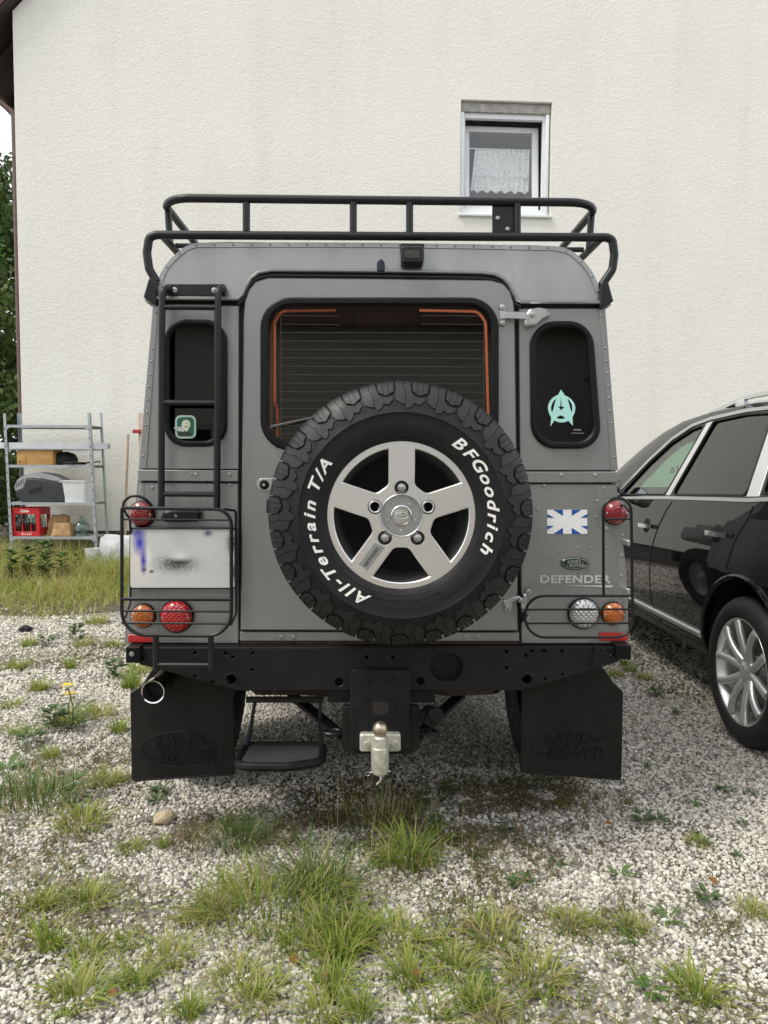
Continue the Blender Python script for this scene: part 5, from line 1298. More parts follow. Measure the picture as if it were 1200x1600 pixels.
# red bottle crate
red = mat('red_plastic', (.52, .012, .020), .4, var=.1, vscale=7)
ca, cb_ = KS(19.5, 838, .03)[0], KS(62, 838, .03)[0]; chh = KS(40, 793.5, .03)[1] - L4
cr_ = empty('bottle_crate', ((ca + cb_) / 2, SHY + .03, L4 + .001), 0, 'red plastic drinks crate holding glass bottles on the lowest shelf', 'crate')
hx = (cb_ - ca) / 2
opening = round_poly(R4(-hx * .78, chh * .16, hx * .74, chh * .78), .012, 3)
for y in (0, .30): obj('crate_side', plate(round_poly(R4(-hx, 0, hx, chh), .012, 3), [opening], y, .014, .003), red, cr_)
for s in (-1, 1):
    me = plate(round_poly(R4(0.013, 0, .301, chh), .003, 2), [round_poly(R4(.05, chh * .30, .26, chh * .75), .012, 3)], 0, .014, .003)
    for q in me.vertices: q.co = (s * (hx - q.co.y) , q.co.x, q.co.z)
    if s > 0: me.flip_normals()
    obj('crate_end', me, red, cr_)
obj('crate_base', box(-hx + .014, hx - .014, .014, .30, .0, .012), red, cr_)
for i in (1, 2): obj('crate_divider', box(-hx + .014 + i * (2 * hx - .028) / 3 - .006, -hx + .014 + i * (2 * hx - .028) / 3 + .006, .016, .298, .012, chh * .42), red, cr_)
obj('crate_lettering', text('Coke', .05, .0006, .002, .2), M['white_ink'], cr_, loc=(-hx * .08, -.001, chh * .885)); obj('crate_lettering', text('12 x 1,0 l', .036, .0006, .001), M['white_ink'], cr_, loc=(hx * .02, -.001, chh * .075))
bgl = glass('bottle_glass', (.62, .70, .68), ior=1.45)
bm_ = lathe_z([(0, .002), (.036, .002), (.038, .02), (.038, .15), (.034, .19), (.016, .235), (.0145, .265), (.016, .268), (.016, .28), (0, .28)], 16)
b0 = None
for i in range(3):
    for j in range(3):
        loc = ((ca + cb_) / 2 - hx + .014 + (i + .5) * (2 * hx - .028) / 3, SHY + .075 + j * .10, L4 + .015)
        if b0 is None: b0 = tag(obj('glass_bottle', bm_, bgl, None, loc=loc), 'empty clear glass bottle standing in the red crate', 'bottle', 'bottles in the red crate'); obj('bottle_cap', lathe_z([(.0168, .262), (.0172, .285), (0, .286)], 12), M['white_ink'], b0); bc = b0.children[0]
        else: b1 = dup(b0, None, loc); b1.parent = None; dup(bc, b1)
# paper sacks
paper = mat('brown_paper', (.38, .235, .115), .85, var=.2, vscale=7, bump=.6, bscale=14, bdist=.02)
def sack(w, d, h, seed):
    bm = bmesh.new(); bmesh.ops.create_cube(bm, size=1); bmesh.ops.subdivide_edges(bm, edges=bm.edges[:], cuts=7, use_grid_fill=True)
    for v in bm.verts:
        z = v.co.z + .5; p = Vector((v.co.x * w * (1 - .22 * z), v.co.y * d * (1 - .35 * z), z * h))
        if z > .02:
            nn = mnoise.noise_vector(p * 11 + Vector((seed, 0, 0))); p += nn * .028
            p.z = max(p.z, .004)
        v.co = p
    return bm
thing('paper_sack', sack(.27, .20, .25, 1), paper, 'taller crumpled brown paper sack behind the other, right of the red crate', 'paper sack', (KS(90, 838, .2)[0], SHY + .27, L4 + .001), smooth=20, rot=(0, 0, R(12)))
thing('paper_sack', sack(.25, .17, .16, 5), paper, 'low crumpled brown paper sack in front, next to the demijohn', 'paper sack', (KS(97, 838, .06)[0], SHY + .10, L4 + .001), smooth=20)
# demijohn
dj = thing('glass_demijohn', lathe_z([(0, .003), (.085, .003), (.098, .02), (.102, .08), (.098, .125), (.075, .165), (.035, .185), (.022, .20), (.020, .235), (.026, .238), (.026, .25), (.018, .25)], 32), glass('demijohn_glass', (.62, .74, .72), ior=1.7), 'round clear glass demijohn with short neck beside the paper sacks', 'demijohn', (KS(128, 838, .14)[0], SHY + .14, L4 + .002), smooth=50)
obj('handle_ring', tube([(.032 * math.cos(R(a)) + .02, 0, .21 + .02 * math.sin(R(a))) for a in range(-90, 91, 20)], .005, 6), dj.active_material, dj)
# under the shelf and beside it
gc = empty('green_crate', (KS(84, 875, .1)[0], SHY + .06, .0), R(4), 'dark green plastic crate on the ground under the shelf', 'crate')
grn = mat('green_plastic', (.012, .055, .045), .5, var=.2)
for y in (0, .30):
    for i in range(4): obj('crate_slat', box(-.27, .27, y, y + .012, .02 + i * .055, .055 + i * .055, .003), grn, gc)
for s in (-1, 1):
    obj('crate_end', box(s * .27 - .006, s * .27 + .006, .0, .312, .0, .235, .003), grn, gc)
obj('crate_base', box(-.264, .264, .012, .30, .0, .012), grn, gc)
thing('yellow_bag', lumpy(.075, .05, .07, 7), mat('yellow_plastic', (.62, .42, .03), .5, var=.2, vscale=20), 'small yellow plastic bag in the green crate', 'bag', (KS(78, 870, .15)[0], SHY + .2, .012))
wb_ = empty('white_bucket', (KS(146, 880, -.1)[0], SHY - .12, 0), 0, 'tall white plastic bucket at the foot of the metal shelf', 'bucket')
obj('shell', lathe_z([(0, .004), (.075, .0), (.09, .26), (.094, .262), (.094, .275), (.086, .275), (.072, .01), (0, .01)], 28), wht, wb_); obj('handle', tube([(.095 * math.cos(R(a)), -.02 - .04 * math.sin(R(a)), .25 - .09 * math.sin(R(a))) for a in range(0, 181, 15)], .0025, 5), M['zinc'], wb_)
thing('plastic_sack', sack(.55, .35, .42, 9), mat('white_sheet_plastic', (.60, .62, .64), .35, var=.12, vscale=9, bump=.6, bscale=12, bdist=.02), 'slumped white plastic sack on the ground between the shelf and the grey car', 'sack', (KS(190, 880, .0)[0], SHY + .0, 0), smooth=25)
# poles against the wall
u, w = KS(194, 678, .45); u2, w2 = KS(195, 850, .35)
thing('broom_handle', tube([(u2, SHY + .32, .02), (u, SHY + .60, w)], .016, 10), mat('grey_wood', (.36, .30, .22), .8, var=.25, vscale=9, stretch=(5, 5, .6)), 'weathered wooden pole leaning upright against the cream wall', 'pole', (0, 0, 0))
rp_ = empty('red_clamp_bar', (KS(219, 690, .5)[0], SHY + .52, 0), 0, 'pale wooden bar with a red clamp leaning on the wall', 'clamp bar')
zz = KS(219, 674, .5)[1]
obj('bar', box(-.028, .028, .0, .02, .02, KS(219, 645, .5)[1]), mat('pinkish_wood', (.55, .42, .34), .8, var=.2, vscale=8), rp_); obj('red_clamp', box(-.10, .05, -.03, .0, zz - .025, zz + .025, .008), mat('red_metal', (.30, .03, .025), .5, var=.2), rp_)
# ------------------------------------------------------------------ ground: gravel yard, grass verge
rng = np.random.default_rng(7)
def vnoise(x, y, s, seed=0.0):
    return np.array([mnoise.fractal(Vector((a * s + seed, b * s - seed, seed)), .9, 2.0, 3) for a, b in zip(x, y)])
def ground_material():
    m = bpy.data.materials.new('gravelly_earth'); m.use_nodes = True; n = m.node_tree; b = n.nodes['Principled BSDF']; b.inputs['Roughness'].default_value = .95; b.inputs['Specular IOR Level'].default_value = .2
    t = n.nodes.new('ShaderNodeTexCoord')
    v = n.nodes.new('ShaderNodeTexVoronoi'); v.inputs['Scale'].default_value = 62; n.links.new(t.outputs['Object'], v.inputs['Vector'])
    z = n.nodes.new('ShaderNodeTexNoise'); z.inputs['Scale'].default_value = 1.3; z.inputs['Detail'].default_value = 7; n.links.new(t.outputs['Object'], z.inputs['Vector'])
    r1 = n.nodes.new('ShaderNodeValToRGB'); r1.color_ramp.elements[0].color = (.12, .11, .09, 1); r1.color_ramp.elements[1].color = (.40, .38, .34, 1); r1.color_ramp.elements[0].position = .25; r1.color_ramp.elements[1].position = .8
    n.links.new(v.outputs['Color'], r1.inputs['Fac'])
    x = n.nodes.new('ShaderNodeMix'); x.data_type = 'RGBA'; x.inputs[7].default_value = (.105, .085, .055, 1)
    mr = n.nodes.new('ShaderNodeMapRange'); mr.inputs['From Min'].default_value = .48; mr.inputs['From Max'].default_value = .62; n.links.new(z.outputs['Fac'], mr.inputs['Value'])
    n.links.new(mr.outputs['Result'], x.inputs[0]); n.links.new(r1.outputs['Color'], x.inputs[6]); n.links.new(x.outputs[2], b.inputs['Base Color'])
    u = n.nodes.new('ShaderNodeBump'); u.inputs['Strength'].default_value = .8; u.inputs['Distance'].default_value = .012; u.invert = True; n.links.new(v.outputs['Distance'], u.inputs['Height']); n.links.new(u.outputs['Normal'], b.inputs['Normal'])
    return m
g = obj('ground', mesh([(-300, -300, 0), (300, -300, 0), (300, 300, 0), (-300, 300, 0)], [(0, 1, 2, 3)]), ground_material(), smooth=0); tag(g, kind='structure')
vg = obj('grass_verge', mesh([(x, y, .004) for x, y in round_poly([(-14, 5.9), (-4.2, 5.9), (-2.6, 6.3), (-1.9, 6.9), (-1.7, 9.9), (-14, 9.9)], .4, 4)], [tuple(range(26))]) if False else mesh([(-14, 6.1, .004), (-4.4, 6.0, .004), (-3.2, 6.25, .004), (-2.5, 6.5, .004), (-1.9, 7.0, .004), (-1.6, 7.8, .004), (-1.5, 9.98, .004), (-14, 9.98, .004)], [tuple(range(8))]), mat('verge_earth', (.085, .080, .045), .95, var=.4, vscale=5, bump=.5, bscale=40), smooth=0); tag(vg, kind='structure')

# loose stones (nobody could count them): points carrying size and turn, five stone shapes set on them
def stone_points():
    P_, S_ = [], []
    for y0, y1, cell, size in ((1.15, 2.6, .0108, .0068), (2.6, 4.2, .0125, .0077), (4.2, 6.2, .018, .0105), (6.2, 9.6, .030, .0150)):
        xm_ = .56 * y1 + 1.1
        nx, ny = int(2 * xm_ / cell), int((y1 - y0) / cell)
        X, Y = np.meshgrid(np.arange(nx), np.arange(ny)); X = X.ravel(); Y = Y.ravel()
        x = -xm_ + (X + rng.random(X.size) * 1.1) * cell; y = y0 + (Y + rng.random(Y.size) * 1.1) * cell
        k = np.abs(x) < .56 * y + 1.1; x, y = x[k], y[k]
        P_.append(np.stack([x, y], 1)); S_.append(size * (.55 + .75 * rng.random(x.size) ** 1.4))
    P_ = np.concatenate(P_); S_ = np.concatenate(S_)
    # bare patches: looked up on a coarse map of noise
    gx, gy = np.meshgrid(np.linspace(-7, 7, 150), np.linspace(1, 10, 100)); gm = vnoise(gx.ravel(), gy.ravel(), 1.15, 3.3).reshape(gx.shape)
    ix = np.clip(((P_[:, 0] + 7) / 14 * 149).astype(int), 0, 149); iy = np.clip(((P_[:, 1] - 1) / 9 * 99).astype(int), 0, 99)
    nv = gm[iy, ix]
    bare = np.clip((nv - .10) / .40, 0, 1) * .62
    cx_, cy_ = ground_at(690, 1285); bare = np.maximum(bare, .75 * np.exp(-(((P_[:, 0] - cx_) / .42) ** 2 + ((P_[:, 1] - cy_) / .28) ** 2)))
    cx_, cy_ = ground_at(560, 1260); bare = np.maximum(bare, .75 * np.exp(-(((P_[:, 0] - cx_) / .25) ** 2 + ((P_[:, 1] - cy_) / .35) ** 2)))
    cx_, cy_ = ground_at(300, 1290); bare = np.maximum(bare, .6 * np.exp(-(((P_[:, 0] - cx_) / .16) ** 2 + ((P_[:, 1] - cy_) / .12) ** 2)))
    cx_, cy_ = ground_at(430, 1370); bare = np.maximum(bare, .7 * np.exp(-(((P_[:, 0] - cx_) / .22) ** 2 + ((P_[:, 1] - cy_) / .16) ** 2)))
    keep = rng.random(len(P_)) > bare
    inv = (P_[:, 1] > 6.3) & (P_[:, 0] < -1.8); keep &= ~(inv & (rng.random(len(P_)) < .93))
    P_, S_ = P_[keep], S_[keep]
    return P_, S_
pts, siz = stone_points()
me = bpy.data.meshes.new('stones'); me.vertices.add(len(pts))
co = np.zeros((len(pts), 3), np.float32); co[:, :2] = pts; co[:, 2] = siz * (-.1 + .5 * rng.random(len(pts))); me.vertices.foreach_set('co', co.ravel())
a_ = me.attributes.new('size', 'FLOAT', 'POINT'); a_.data.foreach_set('value', siz.astype(np.float32))
a_ = me.attributes.new('turn', 'FLOAT_VECTOR', 'POINT'); tv = rng.random((len(pts), 3)).astype(np.float32) * 6.283; tv[:, 0] = (tv[:, 0] - 3.14) * .28; tv[:, 1] = (tv[:, 1] - 3.14) * .28; a_.data.foreach_set('vector', tv.ravel())
a_ = me.attributes.new('shape', 'INT', 'POINT'); a_.data.foreach_set('value', rng.integers(0, 6, len(pts)).astype(np.int32))
def stone_material():
    m = bpy.data.materials.new('pale_gravel'); m.use_nodes = True; n = m.node_tree; b = n.nodes['Principled BSDF']; b.inputs['Roughness'].default_value = .85; b.inputs['Specular IOR Level'].default_value = .3
    o = n.nodes.new('ShaderNodeObjectInfo'); r = n.nodes.new('ShaderNodeValToRGB'); e = r.color_ramp.elements
    e[0].position = 0; e[0].color = (.13, .12, .11, 1); e[1].position = 1; e[1].color = (.75, .73, .67, 1)
    for p_, c in ((.08, (.26, .245, .22)), (.25, (.42, .40, .345)), (.55, (.57, .54, .47)), (.80, (.66, .63, .56))): q = e.new(p_); q.color = (*c, 1)
    t = n.nodes.new('ShaderNodeTexCoord'); z = n.nodes.new('ShaderNodeTexNoise'); z.inputs['Scale'].default_value = 2.2; z.inputs['Detail'].default_value = 4; n.links.new(t.outputs['Object'], z.inputs['Vector'])
    x = n.nodes.new('ShaderNodeMix'); x.data_type = 'RGBA'; x.blend_type = 'MULTIPLY'; x.inputs[0].default_value = .35
    n.links.new(o.outputs['Random'], r.inputs['Fac']); n.links.new(r.outputs['Color'], x.inputs[6])
    r2 = n.nodes.new('ShaderNodeValToRGB'); r2.color_ramp.elements[0].position = .35; r2.color_ramp.elements[1].position = .6; r2.color_ramp.elements[0].color = (.55, .52, .46, 1); n.links.new(z.outputs['Fac'], r2.inputs['Fac']); n.links.new(r2.outputs['Color'], x.inputs[7])
    n.links.new(x.outputs[2], b.inputs['Base Color']); return m
GM = stone_material()
ng = bpy.data.node_groups.new('stones', 'GeometryNodeTree')
ng.interface.new_socket('Geometry', in_out='INPUT', socket_type='NodeSocketGeometry'); ng.interface.new_socket('Geometry', in_out='OUTPUT', socket_type='NodeSocketGeometry')
N = ng.nodes.new; gi, go = N('NodeGroupInput'), N('NodeGroupOutput'); LK = ng.links.new
jn = N('GeometryNodeJoinGeometry')
for k in range(6):
    ic = N('GeometryNodeMeshIcoSphere'); ic.inputs['Subdivisions'].default_value = 2; ic.inputs['Radius'].default_value = 1.0
    ps = N('GeometryNodeInputPosition'); nn = N('ShaderNodeTexNoise'); nn.inputs['Scale'].default_value = .85; nn.inputs['Detail'].default_value = 2
    ad = N('ShaderNodeVectorMath'); ad.operation = 'ADD'; ad.inputs[1].default_value = (k * 7.3, k * 3.1, k * 5.7); LK(ps.outputs[0], ad.inputs[0]); LK(ad.outputs[0], nn.inputs['Vector'])
    sb = N('ShaderNodeVectorMath'); sb.operation = 'SUBTRACT'; sb.inputs[1].default_value = (.5, .5, .5); LK(nn.outputs['Color'], sb.inputs[0])
    sc_ = N('ShaderNodeVectorMath'); sc_.operation = 'SCALE'; sc_.inputs['Scale'].default_value = 1.9; LK(sb.outputs[0], sc_.inputs[0])
    sp2 = N('GeometryNodeSetPosition'); LK(ic.outputs['Mesh'], sp2.inputs['Geometry']); LK(sc_.outputs[0], sp2.inputs['Offset'])
    tr2 = N('GeometryNodeTransform'); tr2.inputs['Scale'].default_value = ((1.15, .92, .68), (1.0, 1.0, .75), (1.25, .80, .62), (.95, 1.1, .7), (1.1, .75, .8), (1.0, .9, .55))[k]; LK(sp2.outputs[0], tr2.inputs['Geometry'])
    sm = N('GeometryNodeSetMaterial'); sm.inputs['Material'].default_value = GM; LK(tr2.outputs[0], sm.inputs['Geometry'])
    g2 = N('GeometryNodeGeometryToInstance'); LK(sm.outputs[0], g2.inputs[0]); LK(g2.outputs[0], jn.inputs[0])
def attr(nm, typ): q = N('GeometryNodeInputNamedAttribute'); q.data_type = typ; q.inputs['Name'].default_value = nm; return q.outputs['Attribute']
ip = N('GeometryNodeInstanceOnPoints'); ip.inputs['Pick Instance'].default_value = True
er = N('FunctionNodeEulerToRotation'); LK(attr('turn', 'FLOAT_VECTOR'), er.inputs[0])
m2p = N('GeometryNodeMeshToPoints'); LK(gi.outputs[0], m2p.inputs['Mesh'])
LK(m2p.outputs[0], ip.inputs['Points']); LK(jn.outputs[0], ip.inputs['Instance']); LK(attr('shape', 'INT'), ip.inputs['Instance Index']); LK(er.outputs[0], ip.inputs['Rotation']); LK(attr('size', 'FLOAT'), ip.inputs['Scale']); LK(ip.outputs[0], go.inputs[0])
gr = obj('gravel', me, GM, smooth=0); gr.modifiers.new('stones', 'NODES').node_group = ng
tag(gr, 'loose pale crushed gravel covering the yard', 'gravel', kind='stuff')

# ------------------------------------------------------------------ grass
def grass_mat(name, stops):
    m = bpy.data.materials.new(name); m.use_nodes = True; n = m.node_tree; b = n.nodes['Principled BSDF']; b.inputs['Roughness'].default_value = .55; b.inputs['Specular IOR Level'].default_value = .3
    a = n.nodes.new('ShaderNodeAttribute'); a.attribute_name = 'tint'; r = n.nodes.new('ShaderNodeValToRGB'); e = r.color_ramp.elements
    e[0].color = (*stops[0][1], 1); e[0].position = stops[0][0]; e[1].color = (*stops[-1][1], 1); e[1].position = stops[-1][0]
    for p_, c in stops[1:-1]: q = e.new(p_); q.color = (*c, 1)
    n.links.new(a.outputs['Fac'], r.inputs['Fac']); n.links.new(r.outputs['Color'], b.inputs['Base Color'])
    tl_ = n.nodes.new('ShaderNodeBsdfTranslucent'); n.links.new(r.outputs['Color'], tl_.inputs['Color']); mxs = n.nodes.new('ShaderNodeMixShader'); mxs.inputs['Fac'].default_value = .42
    n.links.new(b.outputs[0], mxs.inputs[1]); n.links.new(tl_.outputs[0], mxs.inputs[2]); n.links.new(mxs.outputs[0], n.nodes['Material Output'].inputs['Surface']); return m
GB = grass_mat('bright_grass', [(0, (.12, .20, .03)), (.45, (.21, .30, .045)), (.75, (.33, .37, .08)), (.9, (.42, .38, .15)), (1, (.46, .40, .22))])
GD = grass_mat('deep_grass', [(0, (.06, .115, .03)), (.5, (.12, .19, .05)), (.82, (.21, .26, .075)), (.93, (.38, .34, .15)), (1, (.44, .37, .2))])
GV_ = grass_mat('meadow_grass', [(0, (.14, .21, .035)), (.35, (.25, .31, .055)), (.65, (.38, .39, .10)), (.85, (.48, .43, .18)), (1, (.54, .46, .26))])
GM_ = grass_mat('moss_litter', [(0, (.085, .095, .03)), (.4, (.14, .14, .05)), (.7, (.20, .165, .075)), (1, (.30, .235, .13))])
def blades(bx, by, h, wid, az, lean, tint, bz=0.0):
    n = len(bx); T = (0.0, .34, .70, 1.0); WD = (1.0, .85, .55, 0.0)
    dx, dy = np.cos(az), np.sin(az); px_, py_ = -dy, dx
    V = np.zeros((n, 7, 3), np.float32); i = 0
    for t, w in zip(T, WD):
        ox = bx + dx * h * lean * t ** 1.9; oy = by + dy * h * lean * t ** 1.9; oz = bz + h * (t - .38 * np.clip(lean, 0, 1.6) * t ** 2.4)
        if w:
            for s in (-1, 1):
                V[:, i, 0] = ox + s * px_ * wid * w * .5; V[:, i, 1] = oy + s * py_ * wid * w * .5; V[:, i, 2] = oz; i += 1
        else: V[:, i, 0] = ox; V[:, i, 1] = oy; V[:, i, 2] = oz
    me = bpy.data.meshes.new('blades'); base = np.arange(n)[:, None] * 7
    loops = np.concatenate([base + np.array([[0, 1, 3, 2]]), base + np.array([[2, 3, 5, 4]]), base + np.array([[4, 5, 6]])], 1).ravel()
    me.vertices.add(n * 7); me.vertices.foreach_set('co', V.ravel()); me.loops.add(n * 11); me.loops.foreach_set('vertex_index', loops.astype(np.int32))
    me.polygons.add(n * 3); ls = (np.arange(n)[:, None] * 11 + np.array([[0, 4, 8]])).ravel(); me.polygons.foreach_set('loop_start', ls.astype(np.int32))
    me.update(calc_edges=True); at = me.attributes.new('tint', 'FLOAT', 'POINT'); at.data.foreach_set('value', np.repeat(tint, 7).astype(np.float32)); return me
def tuft(n, rad, h, lean=.6, wid=.0042, t0=.0, t1=.9, dry=.08, sx=1.0, sy=1.0):
    a = rng.random(n) * 6.283; r = rad * np.sqrt(rng.random(n)); az = a + rng.normal(0, .7, n)
    le = np.abs(rng.normal(lean, .32, n)) * (.35 + .8 * r / rad); tint = t0 + (t1 - t0) * rng.random(n); tint = np.where(rng.random(n) < dry, .92 + .08 * rng.random(n), tint)
    return blades(r * np.cos(a) * sx, r * np.sin(a) * sy, h * (.35 + .75 * rng.random(n)), wid * (.6 + .8 * rng.random(n)), az, le, tint)
def scale_at(px, py): return F_PX / max(.5, (Vector((*ground_at(px, py), 0)) - CAM).dot(FW))
protos = [tuft(120, .045, .085, 1.0, .0050, .3, .85), tuft(140, .06, .075, 1.2, .0048, .35, .9, .12), tuft(95, .036, .095, .8, .0052, .3, .8), tuft(160, .07, .07, 1.3, .0046, .4, .95, .16), tuft(75, .05, .06, 1.25, .0046, .25, .9), tuft(120, .065, .085, 1.1, .0050, .35, 1.0, .22)]
def put(name, me, m, px, py, label, cat, group=None, sc=1.0, rz=None, z=.004):
    x, y = ground_at(px, py); o = obj(name, me, m, None, loc=(x, y, z), rot=(0, 0, rng.random() * 6.28 if rz is None else rz), scale=(sc, sc, sc), smooth=0)
    return tag(o, label, cat, group)
G1 = 'grass tufts growing through the gravel'
lab = 'small bright green grass tuft growing alone through the pale gravel'
spots = [(65, 1420, .9), (142, 1412, 1.1), (80, 1482, 1.1), (138, 1498, .8), (198, 1478, .8), (268, 1500, 1.1), (215, 1540, 1.0), (125, 1562, 1.3), (297, 1588, .9), (372, 1532, 1.0), (430, 1548, 1.0), (398, 1572, .9), (520, 1545, 1.2), (500, 1590, 1.0), (562, 1590, 1.0), (615, 1470, 1.2), (690, 1490, 1.3), (772, 1468, 1.3), (642, 1535, 1.2), (712, 1520, 1.1), (738, 1572, .9), (838, 1530, 1.2), (672, 1592, 1.1), (765, 1585, .8), (560, 1465, 1.1), (470, 1485, 1.1), (530, 1505, 1.2), (888, 1448, .9), (930, 1452, .7), (985, 1455, .8), (1092, 1560, 1.2), (1040, 1280, .0),
         (205, 1075, 1.7), (222, 1050, 1.4), (178, 1010, 1.5), (150, 975, 1.6), (60, 1080, 1.3), (25, 1045, 1.3), (110, 1045, 1.2), (150, 1120, 1.3), (30, 1150, 1.2), (100, 1130, 1.2), (80, 1185, .9), (165, 1225, 1.2), (185, 1145, 1.1), (128, 1290, 1.4), (20, 1105, 1.2), (130, 1010, 1.3), (45, 1010, 1.3), (205, 1330, .7), (255, 1325, .6), (335, 1425, .9), (300, 1440, .8),
         (960, 1058, 1.0), (985, 1050, .9), (1008, 1062, .8), (975, 1040, .9), (1090, 1320, .6), (880, 1260, .6), (1175, 1430, .7), (600, 1350, 1.0)]
for i, (px, py, s) in enumerate(spots):
    lb_, gp_ = (('small bright grass tuft on the gravel left of the grey car', 'grass tufts left of the grey car') if px < 270 and py < 1350 else
               ('small grass tuft on the gravel near the dark car', 'grass tufts near the dark car') if px > 865 else
               ('small bright grass tuft in the gravel left of the large tangled clump', 'grass tufts left of the large clump') if px < 440 else
               ('small bright grass tuft in the gravel right of the large tangled clump', 'grass tufts right of the large clump'))
    if s: put('grass_tuft', protos[i % 6], GB, px, py, lb_, 'grass tuft', gp_, s * .86)
# the bigger clumps
put('grass_clump', tuft(560, .18, .13, 1.15, .0046, .25, .95, .18, 1.3, .8), GB, 425, 1425, 'large tangled clump of long grass on the gravel below the folding step', 'grass clump', None, 1, 0)
put('grass_clump', tuft(260, .10, .19, .95, .004, .1, .9, .18, 1.1, .8), GD, 500, 1395, 'dark long-bladed grass clump beside the large tangled one, below the hitch', 'grass clump', None, 1, 0)
put('grass_clump', tuft(340, .09, .13, .95, .0026, .1, .7, .12), GD, 378, 1318, 'round dark fine-bladed grass clump in front of the folding step', 'grass clump', None, 1, 0)
put('grass_clump', tuft(170, .08, .15, .95, .005, .25, .85, .06), GB, 640, 1345, 'fresh broad-bladed grass clump right below the tow ball', 'grass clump', None, 1, 0)
put('grass_clump', tuft(170, .085, .13, .7, .0048, .25, .9, .06), GB, 530, 1480, 'upright bright grass clump at the foot of the large tangled one', 'grass clump', None, 1, 0)
put('grass_clump', tuft(380, .15, .16, 1.0, .0042, .1, .9, .25, 1.2, .9), GD, 55, 1255, 'sprawling grass clump mixed with dry blades left of the left mud flap', 'grass clump', None, 1, 0)
put('grass_clump', tuft(120, .09, .12, 1.2, .0032, .3, 1.0, .45), GM_, 298, 1325, 'withered brown grass clump on the gravel', 'grass clump', None, .75, 0)
put('grass_clump', tuft(200, .14, .15, .9, .0035, .3, .95, .45, 1.3, .8), GD, 590, 1285, 'straggly half-dry grass clump in the shade under the tow hitch', 'grass clump', None, 1, 0)
# meadow verge in front of the wall
def meadow(n):
    x = -7.5 + 6.4 * rng.random(n); y = 5.6 + 4.3 * rng.random(n)
    edge = 6.15 + .25 * np.sin(x * 2.1) + .2 * np.sin(x * 5.3 + 1) + np.clip(x + 2.8, 0, 2) * .75
    p = np.clip((y - edge) / 1.5 + .12, 0, 1); k = rng.random(n) < p; x, y = x[k], y[k]
    n = x.size; gm = np.array([mnoise.noise(Vector((a * 1.3, b * 1.3, 2))) for a, b in zip(x, y)])
    h = np.clip((y - 5.6) / 1.6, .35, 1) * (.10 + .20 * rng.random(n) ** 1.5 + .10 * np.clip(gm, -.5, 1)) * np.where(y > 8.0, 1.5, 1.0) * np.where((x < -5.2) | (y > 9), 1.3, 1.0)
    return blades(x, y, h, .006 * (.6 + .8 * rng.random(n)), rng.random(n) * 6.283, np.abs(rng.normal(.95, .45, n)), np.clip(.64 + .5 * gm + rng.normal(0, .22, n), 0, 1))
tag(obj('meadow_grass', meadow(60000), GV_, smooth=0), 'long yellow-green meadow grass along the wall', 'grass', kind='stuff')
def litter(n):
    cs = [(690, 1285, .42, .26), (560, 1270, .30, .30), (300, 1300, .2, .14), (760, 1330, .3, .16), (850, 1250, .25, .2), (930, 1440, .28, .10), (730, 1370, .25, .08), (60, 1320, .22, .2), (800, 1230, .5, .3), (1140, 1450, .12, .05), (450, 1300, .35, .2), (600, 1440, .3, .12), (120, 1200, .5, .3)]
    X, Y = [], []
    for px, py, rx, ry in cs:
        cx_, cy_ = ground_at(px, py); k = int(n * rx * ry / .9); X.append(cx_ + rng.normal(0, rx * .55, k)); Y.append(cy_ + rng.normal(0, ry * .55, k))
    X, Y = np.concatenate(X), np.concatenate(Y)
    gm = np.array([mnoise.noise(Vector((a * 7, b * 7, 5))) for a, b in zip(X, Y)]); k = gm > -.12; X, Y, gm = X[k], Y[k], gm[k]
    m_ = X.size
    return blades(X, Y, .014 + .022 * rng.random(m_), .0035 + .003 * rng.random(m_), rng.random(m_) * 6.28, np.abs(rng.normal(1.9, .6, m_)), rng.random(m_), .006)
tag(obj('moss_litter', litter(8000), GM_, smooth=0), 'brown moss and dead grass matted over the gravel', 'moss', kind='stuff')
def stems(n, px, py, spread, h):
    x, y = ground_at(px, py); X = x + rng.normal(0, spread, n); Y = y + rng.normal(0, spread, n)
    return blades(X, Y, h * (.6 + .6 * rng.random(n)), np.full(n, .0022), rng.random(n) * 6.28, np.abs(rng.normal(.5, .3, n)), .9 + .1 * rng.random(n))
def flat_grass(n):
    y = 1.3 + 4.2 * rng.random(n) ** 1.3; x = (rng.random(n) * 2 - 1) * (.56 * y + .6); gm = vnoise(x, y, 1.15, 3.3); k = rng.random(n) < np.clip((gm - .08) / .4, 0, 1) * np.where(x > .9, .45, 1.0); x, y = x[k], y[k]; m_ = x.size
    return blades(x, y, .02 + .035 * rng.random(m_), .003 + .003 * rng.random(m_), rng.random(m_) * 6.28, np.abs(rng.normal(1.7, .6, m_)), rng.random(m_), .006)
tag(obj('flattened_grass', flat_grass(26000), grass_mat('thin_grass', [(0, (.10, .15, .03)), (.4, (.19, .22, .05)), (.7, (.30, .26, .10)), (1, (.42, .34, .19))]), smooth=0), 'thin flattened grass scattered through the gravel', 'grass', kind='stuff')
tag(obj('dry_stalks', stems(45, 590, 1300, .16, .22), GB, smooth=0), 'thin dry grass stalks straggling below the tow hitch', 'stalks', kind='stuff')

